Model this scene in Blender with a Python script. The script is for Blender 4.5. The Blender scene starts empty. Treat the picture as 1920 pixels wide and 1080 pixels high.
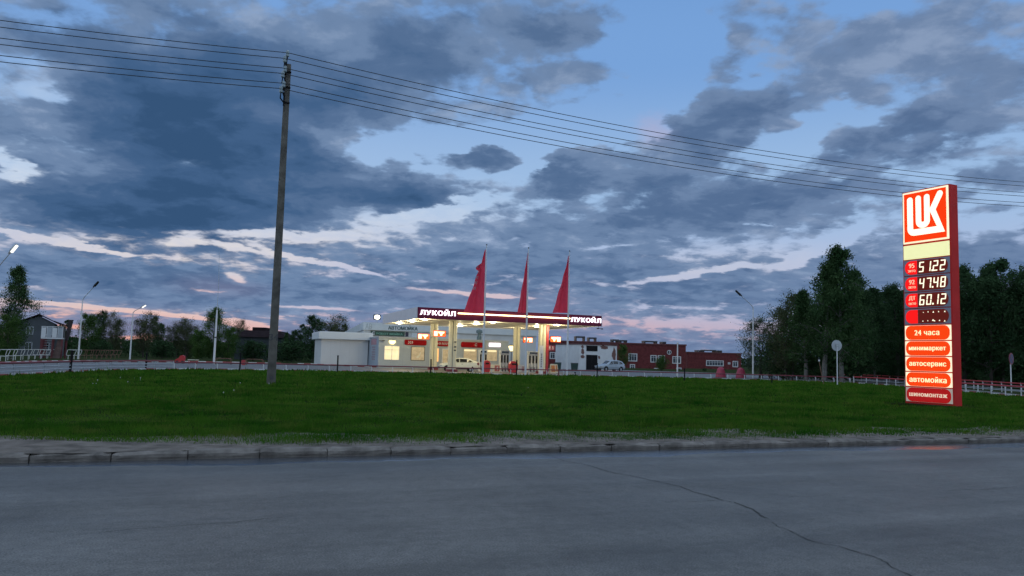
import bpy, bmesh, math, random
import numpy as np
from mathutils import Vector, Matrix
from mathutils.geometry import tessellate_polygon
R = math.radians
S = bpy.context.scene
COL = S.collection

# ------------------------------------------------------------------ camera
F_PX = 1478.0
PITCH = math.atan(131.0 / F_PX)
ROLL = 0.028
EYE = Vector((0, 0, 1.6))
_u0 = Vector((0, -math.sin(PITCH), math.cos(PITCH)))
FWD = Vector((0, math.cos(PITCH), math.sin(PITCH)))
_rx = Vector((1, 0, 0))
CR = _rx * math.cos(ROLL) + _u0 * math.sin(ROLL)
CU = -_rx * math.sin(ROLL) + _u0 * math.cos(ROLL)
cam_data = bpy.data.cameras.new('camera')
cam_data.sensor_width = 36.0
cam_data.lens = F_PX / 1920 * 36
cam_data.clip_start = 0.1
cam_data.clip_end = 5000
cam = bpy.data.objects.new('camera', cam_data)
COL.objects.link(cam)
m3 = Matrix((CR, CU, -FWD)).transposed()
cam.matrix_world = Matrix.Translation(EYE) @ m3.to_4x4()
S.camera = cam


def ray(x, y):
    return (FWD + CR * ((x - 960) / F_PX) - CU * ((y - 540) / F_PX)).normalized()


def G(x, y, z=0.0):
    """where the ray through photo point (x, y) meets the level z"""
    d = ray(x, y)
    return EYE + d * ((z - EYE.z) / d.z)


def D(x, y, depth):
    d = ray(x, y)
    return EYE + d * (depth / d.y)


def X(x, depth):
    return D(x, 671 + 0.028 * (x - 960), depth).x


def lin(r, g, b):
    f = lambda c: c / 12.92 if c <= 0.04045 else ((c + 0.055) / 1.055) ** 2.4
    return (f(r / 255), f(g / 255), f(b / 255))


# ------------------------------------------------------------------ colour management
S.view_settings.view_transform = 'Standard'
S.view_settings.look = 'None'
S.view_settings.exposure = 0.0
S.view_settings.gamma = 1.0
S.render.engine = 'CYCLES'
S.cycles.max_bounces = 6
S.cycles.transparent_max_bounces = 8
S.cycles.use_adaptive_sampling = True
S.cycles.adaptive_threshold = 0.02
S.cycles.adaptive_min_samples = 16
S.cycles.sample_clamp_indirect = 4.0

# ------------------------------------------------------------------ dusk sky
SUN_AZ = R(-19)
SUN_EL = R(1.5)
W = bpy.data.worlds.new('World')
S.world = W
W.use_nodes = True
nt = W.node_tree
nt.nodes.clear()
N = nt.nodes.new
L = nt.links.new


def sock(node, i, v):
    if v is None:
        return
    if hasattr(v, 'is_linked') or isinstance(v, bpy.types.NodeSocket):
        L(v, node.inputs[i])
    else:
        node.inputs[i].default_value = v


def math_(op, a, b=None, c=None, clamp=False):
    n = N('ShaderNodeMath'); n.operation = op; n.use_clamp = clamp
    sock(n, 0, a); sock(n, 1, b); sock(n, 2, c)
    return n.outputs[0]


def vmath(op, a, b=None, out=0):
    n = N('ShaderNodeVectorMath'); n.operation = op
    sock(n, 0, a); sock(n, 1, b)
    return n.outputs[out]


def comb(x, y, z=0.0):
    n = N('ShaderNodeCombineXYZ'); sock(n, 0, x); sock(n, 1, y); sock(n, 2, z)
    return n.outputs[0]


def smooth(v, a, b, lo=0.0, hi=1.0):
    n = N('ShaderNodeMapRange'); n.interpolation_type = 'SMOOTHSTEP'
    sock(n, 0, v); sock(n, 1, a); sock(n, 2, b); sock(n, 3, lo); sock(n, 4, hi)
    return n.outputs[0]


def mixc(f, a, b, mode='MIX'):
    n = N('ShaderNodeMix'); n.data_type = 'RGBA'; n.blend_type = mode
    sock(n, 0, f)
    for i, v in ((6, a), (7, b)):
        if isinstance(v, tuple):
            v = (*v, 1.0) if len(v) == 3 else v
        sock(n, i, v)
    return n.outputs[2]


def noise(vec, scale, detail=6.0, rough=0.55, dist=0.0, color=False, lac=2.0):
    n = N('ShaderNodeTexNoise'); n.noise_dimensions = '3D'
    sock(n, 'Vector', vec); n.inputs['Scale'].default_value = scale
    n.inputs['Detail'].default_value = detail; n.inputs['Roughness'].default_value = rough
    n.inputs['Distortion'].default_value = dist; n.inputs['Lacunarity'].default_value = lac
    return n.outputs[1 if color else 0]


def ramp(v, stops):
    n = N('ShaderNodeValToRGB')
    cr = n.color_ramp
    cr.interpolation = 'EASE'
    while len(cr.elements) < len(stops):
        cr.elements.new(0.5)
    for e, (p, c) in zip(cr.elements, stops):
        e.position = p; e.color = (*c, 1)
    sock(n, 0, v)
    return n.outputs[0]


geo = N('ShaderNodeTexCoord')
dirv = vmath('NORMALIZE', geo.outputs['Generated'])
sep = N('ShaderNodeSeparateXYZ'); L(dirv, sep.inputs[0])
dx, dy, dz = sep.outputs
az = math_('ARCTAN2', dx, dy)
el = math_('ARCSINE', dz)
# perspective of a flat cloud deck: streaks towards the horizon, puffs overhead
den = math_('ADD', math_('MAXIMUM', dz, 0.0), 0.20)
deck = comb(math_('DIVIDE', dx, den), math_('DIVIDE', dy, den), 0.0)
azel = comb(az, el, 0.0)
wn = noise(deck, 1.9, 5.0, 0.6, color=True)
wv = vmath('SUBTRACT', wn, (0.5, 0.5, 0.5))
amp = smooth(el, 0.02, 0.30, 0.07, 1.0)
wv = vmath('MULTIPLY', wv, comb(math_('MULTIPLY', amp, 0.13), math_('MULTIPLY', amp, 0.09)))
wn2 = noise(deck, 9.0, 4.0, 0.6, color=True)
wv2 = vmath('MULTIPLY', vmath('SUBTRACT', wn2, (0.5, 0.5, 0.5)), comb(math_('MULTIPLY', amp, 0.06), math_('MULTIPLY', amp, 0.04)))
azw = vmath('ADD', vmath('ADD', azel, wv), wv2)


def px_dir(x, y):
    d = ray(x, y)
    return math.atan2(d.x, d.y), math.asin(d.z)


def field(blobs, base):
    """sum of soft elliptical cloud masses given by direction (photo points are turned into azimuth and elevation)"""
    acc = base
    for (x, y, rx_, ry_, rot, w) in blobs:
        a, e = px_dir(x, y)
        k = 1.0 / F_PX
        a2, e2 = px_dir(x + 20, y); a3, e3 = px_dir(x, y - 20)
        kx = math.hypot(a2 - a, e2 - e) / 20; ky = math.hypot(a3 - a, e3 - e) / 20
        vr = N('ShaderNodeVectorRotate'); vr.rotation_type = 'Z_AXIS'
        L(azw, vr.inputs['Vector'])
        vr.inputs['Center'].default_value = (a, e, 0)
        # the tiny term only makes the masses evaluate one after another
        sock(vr, 'Angle', math_('MULTIPLY_ADD', acc, 1e-9, -(R(rot) - ROLL * 0.5)))
        sc = (1 / (rx_ * kx), 1 / (ry_ * ky), 1)
        vm = N('ShaderNodeVectorMath'); vm.operation = 'MULTIPLY_ADD'
        L(vr.outputs[0], vm.inputs[0]); vm.inputs[1].default_value = sc
        vm.inputs[2].default_value = (-a * sc[0], -e * sc[1], 0)
        ln = vmath('LENGTH', vm.outputs[0], out=1)
        g = smooth(ln, 0.0, 1.0, w, 0.0)
        acc = g if acc is None else math_('ADD', acc, g)
    return acc


#  x, y, radius x, radius y, rotation (ccw, degrees), weight
CLOUD = [
    # great dark bank on the left
    (330, 220, 620, 330, -8, .68), (250, 390, 500, 120, 2, .75), (600, 160, 420, 170, 15, .45), (760, 70, 420, 150, 5, .5),
    (1090, 45, 190, 64, 8, .55), (1060, 150, 150, 50, 8, .4), (760, 365, 205, 56, 4, .85), (600, 330, 260, 90, -5, .35),
    (905, 305, 88, 38, 5, 1.9), (1065, 325, 120, 64, 15, 1.7),
    # right-hand grey masses
    (1390, 210, 230, 70, 14, .75), (1270, 290, 230, 100, 24, .75), (1345, 110, 80, 150, -10, .45), (1440, 370, 400, 74, 5, .6),
    (1700, 245, 250, 70, 10, .6), (1560, 110, 220, 90, -20, .40), (1800, 120, 240, 120, -20, .52), (1700, 40, 360, 64, 0, .5),
    (1860, 330, 160, 60, 0, .3), (1640, 160, 110, 40, -25, .3),
    # lower streaky deck
    (1150, 430, 520, 70, 6, .6), (1000, 500, 700, 56, 0, .6), (1350, 400, 330, 60, 5, .4), (1420, 545, 520, 50, 0, .45),
    (800, 560, 1100, 46, 0, .55), (230, 520, 520, 60, -3, .75), (640, 540, 420, 50, 0, .45), (1780, 492, 420, 62, 0, .75),
    (900, 640, 1500, 60, 0, .6), (300, 622, 600, 30, 0, .45), (250, 556, 560, 32, 0, .45),
    # breaks of clear sky
    (1250, 80, 150, 165, -20, -.95), (1140, 240, 220, 84, 25, -.95), (980, 285, 200, 70, 10, -1.0), (740, 275, 180, 52, 8, -.9),
    (1490, 255, 100, 70, 25, -.75), (1620, 205, 80, 50, 0, -.4), (1450, 90, 110, 60, 0, -.35), (1190, 375, 90, 26, 20, -.3), (1720, 330, 120, 36, 0, -.3), (1560, 40, 90, 60, 0, -.25),
    (520, 438, 260, 19, 5, -1.0), (820, 402, 190, 20, 14, -.85), (330, 456, 90, 22, 10, -.6), (110, 459, 300, 8, -2, -1.35), (440, 466, 200, 10, -3, -.6),
    (90, 150, 80, 56, -35, -.7), (30, 312, 80, 24, -18, -.95), (620, 498, 200, 7, -11, -1.0), (880, 550, 230, 7, -2, -.9), (620, 545, 200, 6, 0, -.4),
    (452, 525, 44, 18, -25, -1.0), (390, 546, 80, 8, -3, -1.2), (230, 582, 360, 6, -2, -1.5), (590, 579, 120, 6, 0, -.9), (470, 612, 90, 16, -6, -1.2), (260, 632, 70, 14, 0, -.9), (120, 612, 80, 10, 0, -.7),
    (1300, 515, 240, 10, 9, -1.0), (1530, 470, 150, 20, 24, -1.0), (1430, 384, 70, 7, 0, -.8), (1400, 420, 90, 8, 0, -.6), (1140, 470, 120, 7, 0, -.4),
    (1850, 408, 130, 26, 0, -.5), (1290, 606, 320, 20, 0, -.28), (1240, 575, 200, 8, 0, -.4),
]
DARK = [
    (360, 260, 520, 300, -6, .75), (260, 410, 420, 100, 0, .6), (760, 370, 170, 50, 0, .5), (730, 120, 330, 130, 10, .3),
    (1000, 520, 600, 60, 0, .2), (1320, 360, 420, 80, 8, .3), (1360, 225, 180, 60, 10, .25), (1720, 255, 200, 60, 5, .3), (420, 150, 200, 200, 30, .3), (1080, 40, 180, 60, 0, .15),
    (150, 300, 260, 90, -30, -.45), (90, 150, 160, 120, 0, -.5), (480, 195, 130, 60, 0, -.4), (260, 520, 400, 60, 0, .15), (1350, 560, 400, 60, 0, .1), (905, 312, 70, 30, 0, .2), (1070, 345, 90, 40, 0, .2),
    (620, 260, 120, 60, -30, -.25), (1700, 90, 400, 200, 0, -.15), (560, 40, 200, 60, 0, -.2),
]
GLOW = [
    (360, 460, 640, 90, 3, .85), (40, 320, 150, 80, 0, .8), (90, 150, 110, 70, 0, .3), (780, 415, 360, 80, 8, .55), (1350, 500, 420, 60, 5, .3),
    (250, 590, 560, 80, 0, .7), (430, 530, 200, 50, 0, .4), (900, 550, 300, 24, 0, .35),
]
PINK = [
    (260, 622, 600, 66, 0, 1.0), (420, 540, 150, 30, 0, .5), (880, 556, 330, 26, 0, .35), (1250, 620, 460, 46, 0, .24), (1215, 255, 60, 50, 0, .22),
    (700, 612, 260, 40, 0, .4), (1060, 610, 260, 40, 0, .3),
]
fine = noise(deck, 5.0, 9.0, 0.60, 0.25)
fine2 = noise(deck, 14.0, 6.0, 0.62, 0.2)
dens = field(CLOUD, 0.51)
dens = math_('ADD', dens, math_('MULTIPLY', math_('SUBTRACT', fine, 0.5), 1.25))
dens = math_('ADD', dens, math_('MULTIPLY', math_('SUBTRACT', fine2, 0.5), 0.65))
# rounded heads of the cumulus
vo = N('ShaderNodeTexVoronoi'); vo.voronoi_dimensions = '2D'; vo.feature = 'SMOOTH_F1'; vo.inputs['Scale'].default_value = 9.0; vo.inputs['Smoothness'].default_value = 0.6
vo.inputs['Detail'].default_value = 2.0; vo.inputs['Roughness'].default_value = 0.5
L(vmath('ADD', deck, vmath('MULTIPLY', wn2, (0.10, 0.10, 0.0))), vo.inputs['Vector'])
puff = math_('SUBTRACT', 0.42, vo.outputs['Distance'])
dens = math_('ADD', dens, math_('MULTIPLY', puff, 0.55))
cover = smooth(dens, 0.20, 0.62)
dark = math_('MULTIPLY', field(DARK, math_('MULTIPLY_ADD', dens, 1e-9, 0.22)), 0.80)
dark = math_('ADD', dark, math_('MULTIPLY', math_('SUBTRACT', noise(deck, 6.2, 8.0, 0.6, 0.3), 0.5), 1.1))
dark = math_('ADD', dark, math_('MULTIPLY', math_('SUBTRACT', dens, 0.7), 0.16))
dark = math_('ADD', dark, math_('MULTIPLY', puff, -0.22))
glow = math_('MINIMUM', field(GLOW, math_('MULTIPLY', dark, 1e-9)), 1.0)
pink = math_('MINIMUM', field(PINK, math_('MULTIPLY', glow, 1e-9)), 1.0)

nish = N('ShaderNodeTexSky'); nish.sky_type = 'NISHITA'; nish.sun_disc = False
nish.sun_elevation = SUN_EL; nish.sun_rotation = SUN_AZ
nish.air_density = 1.0; nish.dust_density = 1.0; nish.ozone_density = 2.0
clear = ramp(math_('DIVIDE', el, 0.60, clamp=True), [
    (0.0, lin(176, 170, 196)), (0.14, lin(182, 192, 222)), (0.34, lin(160, 193, 232)), (0.62, lin(122, 166, 222)), (1.0, lin(100, 146, 206))])
clear = mixc(0.94, vmath('MULTIPLY', nish.outputs[0], (0.09, 0.09, 0.09)), clear)
clear = mixc(math_('MULTIPLY', glow, math_('MULTIPLY_ADD', fine2, 1.1, 0.15)), clear, mixc(smooth(el, 0.06, 0.22), lin(244, 226, 208), lin(214, 226, 240)))
clear = mixc(math_('MULTIPLY', pink, 0.85), clear, lin(238, 166, 148))
ccol = ramp(math_('ADD', dark, 0.0, clamp=True), [
    (0.0, lin(140, 161, 192)), (0.25, lin(109, 134, 169)), (0.5, lin(84, 111, 148)), (0.75, lin(66, 97, 136)), (1.0, lin(53, 84, 121))])
ccol = mixc(smooth(az, -0.15, 0.5, 0.0, 0.12), ccol, lin(98, 112, 150))
ccol = mixc(math_('MULTIPLY', pink, 0.30), ccol, lin(170, 138, 156))
ccol = mixc(smooth(el, 0.0, 0.10, 0.20, 0.0), ccol, lin(120, 130, 166))
thin = smooth(dens, 0.30, 0.85, 0.45, 0.0)
ccol = mixc(math_('MULTIPLY', thin, smooth(glow, 0.0, 1.0, 0.35, 0.9)), ccol, clear)
sky = mixc(cover, clear, ccol)
bg = N('ShaderNodeBackground'); L(sky, bg.inputs[0]); bg.inputs[1].default_value = 1.0
# overhead and behind the viewer: unseen cloud, made brighter to light the ground and walls
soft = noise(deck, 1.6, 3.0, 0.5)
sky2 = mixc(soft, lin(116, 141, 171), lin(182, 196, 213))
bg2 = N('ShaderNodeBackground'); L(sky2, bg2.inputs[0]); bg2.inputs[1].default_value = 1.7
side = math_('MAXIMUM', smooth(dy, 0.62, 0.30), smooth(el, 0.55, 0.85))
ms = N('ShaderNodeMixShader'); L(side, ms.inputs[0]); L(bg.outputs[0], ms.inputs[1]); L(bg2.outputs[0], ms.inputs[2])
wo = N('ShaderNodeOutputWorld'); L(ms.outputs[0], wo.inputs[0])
W.cycles.sampling_method = 'NONE'

# the sun has all but set behind the left-hand trees
sun_l = bpy.data.lights.new('sun', 'SUN')
sun_l.energy = 0.12
sun_l.angle = R(8)
sun_l.color = (1.0, 0.72, 0.5)
sun = bpy.data.objects.new('sun', sun_l)
COL.objects.link(sun)
sd = Vector((math.sin(SUN_AZ) * math.cos(SUN_EL), math.cos(SUN_AZ) * math.cos(SUN_EL), math.sin(SUN_EL)))
sun.rotation_euler = sd.to_track_quat('Z', 'Y').to_euler()

# ------------------------------------------------------------------ materials
def P(name, rgb, rough=0.6, var=0.12, scale=2.5, bump=0.0, metal=0.0, emit=None, es=0.0, spec=0.5, var2=None, bscale=None):
    m = bpy.data.materials.new(name); m.use_nodes = True
    t = m.node_tree; t.nodes.clear()
    o = t.nodes.new('ShaderNodeOutputMaterial'); b = t.nodes.new('ShaderNodeBsdfPrincipled')
    t.links.new(b.outputs[0], o.inputs[0])
    b.inputs['Roughness'].default_value = rough; b.inputs['Metallic'].default_value = metal
    b.inputs['Specular IOR Level'].default_value = spec
    tc = t.nodes.new('ShaderNodeTexCoord')
    n = t.nodes.new('ShaderNodeTexNoise'); n.inputs['Scale'].default_value = scale
    n.inputs['Detail'].default_value = 6; n.inputs['Roughness'].default_value = 0.6
    t.links.new(tc.outputs['Object'], n.inputs['Vector'])
    r = t.nodes.new('ShaderNodeValToRGB')
    c2 = var2 or tuple(min(1, c * (1 + var)) for c in rgb)
    r.color_ramp.elements[0].color = (*[c * (1 - var) for c in rgb], 1); r.color_ramp.elements[0].position = 0.3
    r.color_ramp.elements[1].color = (*c2, 1); r.color_ramp.elements[1].position = 0.72
    t.links.new(n.outputs[0], r.inputs[0]); t.links.new(r.outputs[0], b.inputs['Base Color'])
    if bump:
        n2 = t.nodes.new('ShaderNodeTexNoise'); n2.inputs['Scale'].default_value = bscale or scale * 8
        n2.inputs['Detail'].default_value = 4
        t.links.new(tc.outputs['Object'], n2.inputs['Vector'])
        bp = t.nodes.new('ShaderNodeBump'); bp.inputs['Strength'].default_value = bump; bp.inputs['Distance'].default_value = 0.02
        t.links.new(n2.outputs[0], bp.inputs['Height']); t.links.new(bp.outputs[0], b.inputs['Normal'])
    if emit:
        b.inputs['Emission Color'].default_value = (*emit, 1); b.inputs['Emission Strength'].default_value = es
    return m


def leaf_mat(name, c1, c2, scale=0.6):
    m = bpy.data.materials.new(name); m.use_nodes = True
    t = m.node_tree; t.nodes.clear()
    o = t.nodes.new('ShaderNodeOutputMaterial')
    d = t.nodes.new('ShaderNodeBsdfDiffuse'); tr = t.nodes.new('ShaderNodeBsdfTranslucent'); mx = t.nodes.new('ShaderNodeMixShader')
    tc = t.nodes.new('ShaderNodeTexCoord'); n = t.nodes.new('ShaderNodeTexNoise')
    n.inputs['Scale'].default_value = scale; n.inputs['Detail'].default_value = 5
    t.links.new(tc.outputs['Object'], n.inputs['Vector'])
    r = t.nodes.new('ShaderNodeValToRGB')
    r.color_ramp.elements[0].color = (*c1, 1); r.color_ramp.elements[0].position = 0.35
    r.color_ramp.elements[1].color = (*c2, 1); r.color_ramp.elements[1].position = 0.68
    t.links.new(n.outputs[0], r.inputs[0])
    t.links.new(r.outputs[0], d.inputs[0]); t.links.new(r.outputs[0], tr.inputs[0])
    mx.inputs[0].default_value = 0.25
    t.links.new(d.outputs[0], mx.inputs[1]); t.links.new(tr.outputs[0], mx.inputs[2])
    t.links.new(mx.outputs[0], o.inputs[0])
    return m


# ------------------------------------------------------------------ mesh builder
def text_data(s, size=1.0, bold=0.0, space=1.0):
    """outlines of the built-in font, each contour filled on its own (its contours overlap) with its holes cut out"""
    c = bpy.data.curves.new('lettering', 'FONT'); c.body = s; c.size = size; c.space_character = space
    c.resolution_u = 3; c.dimensions = '2D'; c.fill_mode = 'NONE'
    o = bpy.data.objects.new('lettering', c); COL.objects.link(o)
    dg = bpy.context.evaluated_depsgraph_get(); dg.update()
    m = bpy.data.meshes.new_from_object(o.evaluated_get(dg))
    co = [p.co.copy() for p in m.vertices]
    nb = {}
    for e in m.edges:
        i, j = e.vertices; nb.setdefault(i, []).append(j); nb.setdefault(j, []).append(i)
    bpy.data.objects.remove(o); bpy.data.curves.remove(c); bpy.data.meshes.remove(m)
    seen = set(); loops = []
    for st_ in range(len(co)):
        if st_ in seen or st_ not in nb: continue
        lp = [st_]; seen.add(st_); cur = st_
        while True:
            nx = [q for q in nb[cur] if q not in seen]
            if not nx: break
            # keep the order of the vertex numbers so that the winding is the font's own
            cur = cur + 1 if cur + 1 in nx else nx[0]
            lp.append(cur); seen.add(cur)
        if len(lp) > 2: loops.append([co[i] for i in lp])
    area = lambda l: sum(l[i].x * l[(i + 1) % len(l)].y - l[(i + 1) % len(l)].x * l[i].y for i in range(len(l))) / 2
    def inside(h, l):
        pl_ = [(p.x, p.y) for p in l]
        return all(in_poly([h[i].x], [h[i].y], pl_)[0] for i in range(0, len(h), max(1, len(h) // 5)))
    holes = [h for h in loops if any(l is not h and area(l) * area(h) < 0 and inside(h, l) for l in loops)]
    outer = [l for l in loops if not any(l is h for h in holes)]
    v = []; f = []
    for k, l in enumerate(outer):
        grp = [l]
        for h in holes:
            if area(h) * area(l) < 0 and inside(h, l): grp.append(h)
        base = len(v)
        for q in grp: v.extend((p.x, p.y, .0004 * (k % 5)) for p in q)
        f.extend(tuple(base + i for i in t) for t in tessellate_polygon([[Vector((p.x, p.y, 0)) for p in q] for q in grp]))
    return v, f


class MB:
    def __init__(self):
        self.v = []; self.f = []; self.m = []

    def add(self, v, f, mi=0):
        k = len(self.v)
        self.v.extend([tuple(p) for p in v])
        self.f.extend([tuple(i + k for i in q) for q in f]); self.m.extend([mi] * len(f))
        return self

    def box(self, x0, x1, y0, y1, z0, z1, mi=0, ch=0.0):
        if ch > 0:
            # chamfered plan outline
            p = [(x0 + ch, y0), (x1 - ch, y0), (x1, y0 + ch), (x1, y1 - ch), (x1 - ch, y1), (x0 + ch, y1), (x0, y1 - ch), (x0, y0 + ch)]
            return self.prism(p, z0, z1, mi)
        v = [(x0, y0, z0), (x1, y0, z0), (x1, y1, z0), (x0, y1, z0), (x0, y0, z1), (x1, y0, z1), (x1, y1, z1), (x0, y1, z1)]
        return self.add(v, [(3, 2, 1, 0), (4, 5, 6, 7), (0, 1, 5, 4), (1, 2, 6, 5), (2, 3, 7, 6), (3, 0, 4, 7)], mi)

    def prism(self, poly, z0, z1, mi=0):
        n = len(poly)
        v = [(x, y, z0) for x, y in poly] + [(x, y, z1) for x, y in poly]
        f = [tuple(range(n - 1, -1, -1)), tuple(range(n, 2 * n))] + [(i, (i + 1) % n, n + (i + 1) % n, n + i) for i in range(n)]
        return self.add(v, f, mi)

    def slab(self, poly, y0, y1, mi=0):
        """polygon in x-z (seen from -y, counter-clockwise) given a thickness in y"""
        n = len(poly)
        v = [(x, y0, z) for x, z in poly] + [(x, y1, z) for x, z in poly]
        f = [tuple(range(n)), tuple(range(2 * n - 1, n - 1, -1))] + [((i + 1) % n, i, n + i, n + (i + 1) % n) for i in range(n)]
        return self.add(v, f, mi)

    def tube(self, pts, rad, n=8, mi=0, cap=True):
        pts = [Vector(p) for p in pts]
        if not hasattr(rad, '__len__'):
            rad = [rad] * len(pts)
        v = []; f = []
        for i, p in enumerate(pts):
            a = pts[max(i - 1, 0)]; b = pts[min(i + 1, len(pts) - 1)]
            d = (b - a).normalized()
            s = d.cross(Vector((0, 0, 1)))
            if s.length < 0.02:
                s = Vector((1, 0, 0))
            s.normalize(); t = d.cross(s)
            for k in range(n):
                w = 2 * math.pi * k / n
                v.append(p + (s * math.cos(w) + t * math.sin(w)) * rad[i])
        for i in range(len(pts) - 1):
            for k in range(n):
                f.append((i * n + k, i * n + (k + 1) % n, (i + 1) * n + (k + 1) % n, (i + 1) * n + k))
        if cap:
            f.append(tuple(range(n - 1, -1, -1))); f.append(tuple((len(pts) - 1) * n + k for k in range(n)))
        return self.add(v, f, mi)

    def lathe(self, prof, n=16, mi=0, c=(0, 0, 0)):
        v = []; f = []
        for r, z in prof:
            for k in range(n):
                w = 2 * math.pi * k / n
                v.append((c[0] + r * math.cos(w), c[1] + r * math.sin(w), c[2] + z))
        for i in range(len(prof) - 1):
            for k in range(n):
                f.append((i * n + k, i * n + (k + 1) % n, (i + 1) * n + (k + 1) % n, (i + 1) * n + k))
        f.append(tuple(range(n - 1, -1, -1))); f.append(tuple((len(prof) - 1) * n + k for k in range(n)))
        return self.add(v, f, mi)

    def loft(self, rings, mi=0, cap=True):
        n = len(rings[0]); v = [p for r in rings for p in r]; f = []
        for i in range(len(rings) - 1):
            for k in range(n):
                f.append((i * n + k, i * n + (k + 1) % n, (i + 1) * n + (k + 1) % n, (i + 1) * n + k))
        if cap:
            f.append(tuple(range(n - 1, -1, -1))); f.append(tuple((len(rings) - 1) * n + k for k in range(n)))
        return self.add(v, f, mi)

    def text(self, s, cx, y, cz, width=None, height=None, bold=0.0, th=0.02, mi=0, space=1.0, fat=0.0):
        """standing lettering facing -y, centred on cx, cz"""
        v, f = text_data(s, 1.0, bold, space)
        xs = [p[0] for p in v]; ys = [p[1] for p in v]
        w = max(xs) - min(xs); h = max(ys) - min(ys); mx = (max(xs) + min(xs)) / 2; my = (max(ys) + min(ys)) / 2
        sx = (width / w) if width else height / h
        sz = (height / h) if height else width / w
        q = [(cx + (p[0] - mx) * sx, y + p[2], cz + (p[1] - my) * sz) for p in v]
        if fat:
            # heavier strokes: the same letters again, a hair to each side
            for sg, yo in ((-1, .0012), (1, .0024)):
                self.add([(a + sg * fat, b + yo, c) for a, b, c in q], f, mi)
        k = len(q)
        self.add(q, f, mi)
        if th:
            q2 = [(a, b + th, c) for a, b, c in q]
            ed = {}
            for t in f:
                for i in range(len(t)):
                    e = (t[i], t[(i + 1) % len(t)])
                    ed[e] = 1
            side = [(b, a, a + k, b + k) for (a, b) in ed if (b, a) not in ed]
            self.add(q + q2, side, mi)
        return self

    def build(self, name, mats, parent=None, loc=(0, 0, 0), rz=0.0, smooth=False):
        me = bpy.data.meshes.new(name)
        me.from_pydata(self.v, [], self.f)
        if not isinstance(mats, (list, tuple)):
            mats = [mats]
        for m in mats:
            me.materials.append(m)
        if len(mats) > 1:
            me.polygons.foreach_set('material_index', self.m)
        if smooth:
            me.polygons.foreach_set('use_smooth', [True] * len(me.polygons))
        me.update()
        o = bpy.data.objects.new(name, me); COL.objects.link(o)
        o.location = loc; o.rotation_euler = (0, 0, rz)
        if parent:
            o.parent = parent
        return o


def tag(o, label=None, cat=None, group=None, kind=None):
    if label: o['label'] = label
    if cat: o['category'] = cat
    if group: o['group'] = group
    if kind: o['kind'] = kind
    return o


def thing(name, label, cat, loc=(0, 0, 0), rz=0.0, group=None):
    o = bpy.data.objects.new(name, None); COL.objects.link(o)
    o.empty_display_size = 0.3
    o.location = loc; o.rotation_euler = (0, 0, rz)
    return tag(o, label, cat, group)


def dup(root, loc, rz, label=None, group=None, scale=None):
    r = root.copy(); COL.objects.link(r); r.location = loc; r.rotation_euler = (0, 0, rz)
    if label: r['label'] = label
    if group: r['group'] = group
    if scale: r.scale = scale
    for ch in list(root.children):
        c = ch.copy(); COL.objects.link(c); c.parent = r
        for g in ch.children:
            d = g.copy(); COL.objects.link(d); d.parent = c
    return r


def struct(o):
    o['kind'] = 'structure'
    return o


def chaikin(pts, n=2, closed=False):
    for _ in range(n):
        q = []
        m = len(pts)
        rng = range(m) if closed else range(m - 1)
        if not closed: q.append(pts[0])
        for i in rng:
            a = pts[i]; b = pts[(i + 1) % m]
            q.append(tuple(a[k] * 0.75 + b[k] * 0.25 for k in range(len(a))))
            q.append(tuple(a[k] * 0.25 + b[k] * 0.75 for k in range(len(a))))
        if not closed: q.append(pts[-1])
        pts = q
    return pts


def resample(pts, step):
    out = [pts[0]]; acc = 0.0
    for a, b in zip(pts[:-1], pts[1:]):
        d = math.dist(a, b); t = step - acc
        while t <= d:
            out.append(tuple(a[k] + (b[k] - a[k]) * t / d for k in range(len(a)))); t += step
        acc = (acc + d) % step
    return out


def in_poly(px_, py_, poly):
    x = np.asarray(px_); y = np.asarray(py_); c = np.zeros(x.shape, bool)
    n = len(poly)
    for i in range(n):
        x0, y0 = poly[i][:2]; x1, y1 = poly[(i + 1) % n][:2]
        if y0 == y1: continue
        k = ((y0 > y) != (y1 > y)) & (x < (x1 - x0) * (y - y0) / (y1 - y0) + x0)
        c ^= k
    return c


rnd = random.Random(7)
RNG = np.random.default_rng(11)

# common materials
M = {}
M['white_paint'] = P('white_paint', (.62, .63, .64), .5, .08, 3)
M['grey_paint'] = P('grey_paint', (.34, .37, .40), .5, .12, 3)
M['galv'] = P('galvanised_steel', (.40, .42, .44), .45, .15, 4, metal=.4)
M['red_paint'] = P('red_paint', (.38, .03, .035), .45, .2, 4)
M['dark_red'] = P('dark_red_paint', (.16, .02, .03), .5, .25, 5)
M['black'] = P('black_paint', (.012, .012, .013), .8, .3, 5, spec=.1)
M['dark'] = P('dark_grey', (.05, .05, .055), .6, .25, 5)
M['rubber'] = P('rubber', (.015, .015, .015), .85, .2, 8)
M['concrete'] = P('concrete', (.22, .21, .195), .9, .25, 1.6, bump=.3, bscale=30)
M['glass_dark'] = P('dark_glass', (.012, .016, .02), .08, .1, 2, spec=.8)
M['chrome'] = P('bright_metal', (.6, .6, .62), .25, .1, 4, metal=.9)
M['cream'] = P('cream_panel', (.62, .59, .46), .5, .06, 2)
M['lamp_white'] = P('lit_lamp', (.9, .9, .85), .4, .02, 2, emit=(1, .97, .88), es=1.3)
M['lamp_warm'] = P('warm_lamp', (.9, .8, .5), .4, .02, 2, emit=(1, .80, .36), es=2.2)
M['brick'] = P('red_brick', (.135, .034, .034), .85, .3, 1.5, bump=.3, spec=.15)

# ------------------------------------------------------------------ ground
KANG = math.atan(0.405)
KO = Vector((0, 13.5, 0))
KU = Vector((math.cos(KANG), math.sin(KANG), 0)); KV = Vector((-math.sin(KANG), math.cos(KANG), 0))
K = lambda a, b, z=0.0: KO + KU * a + KV * b + Vector((0, 0, z))

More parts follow.
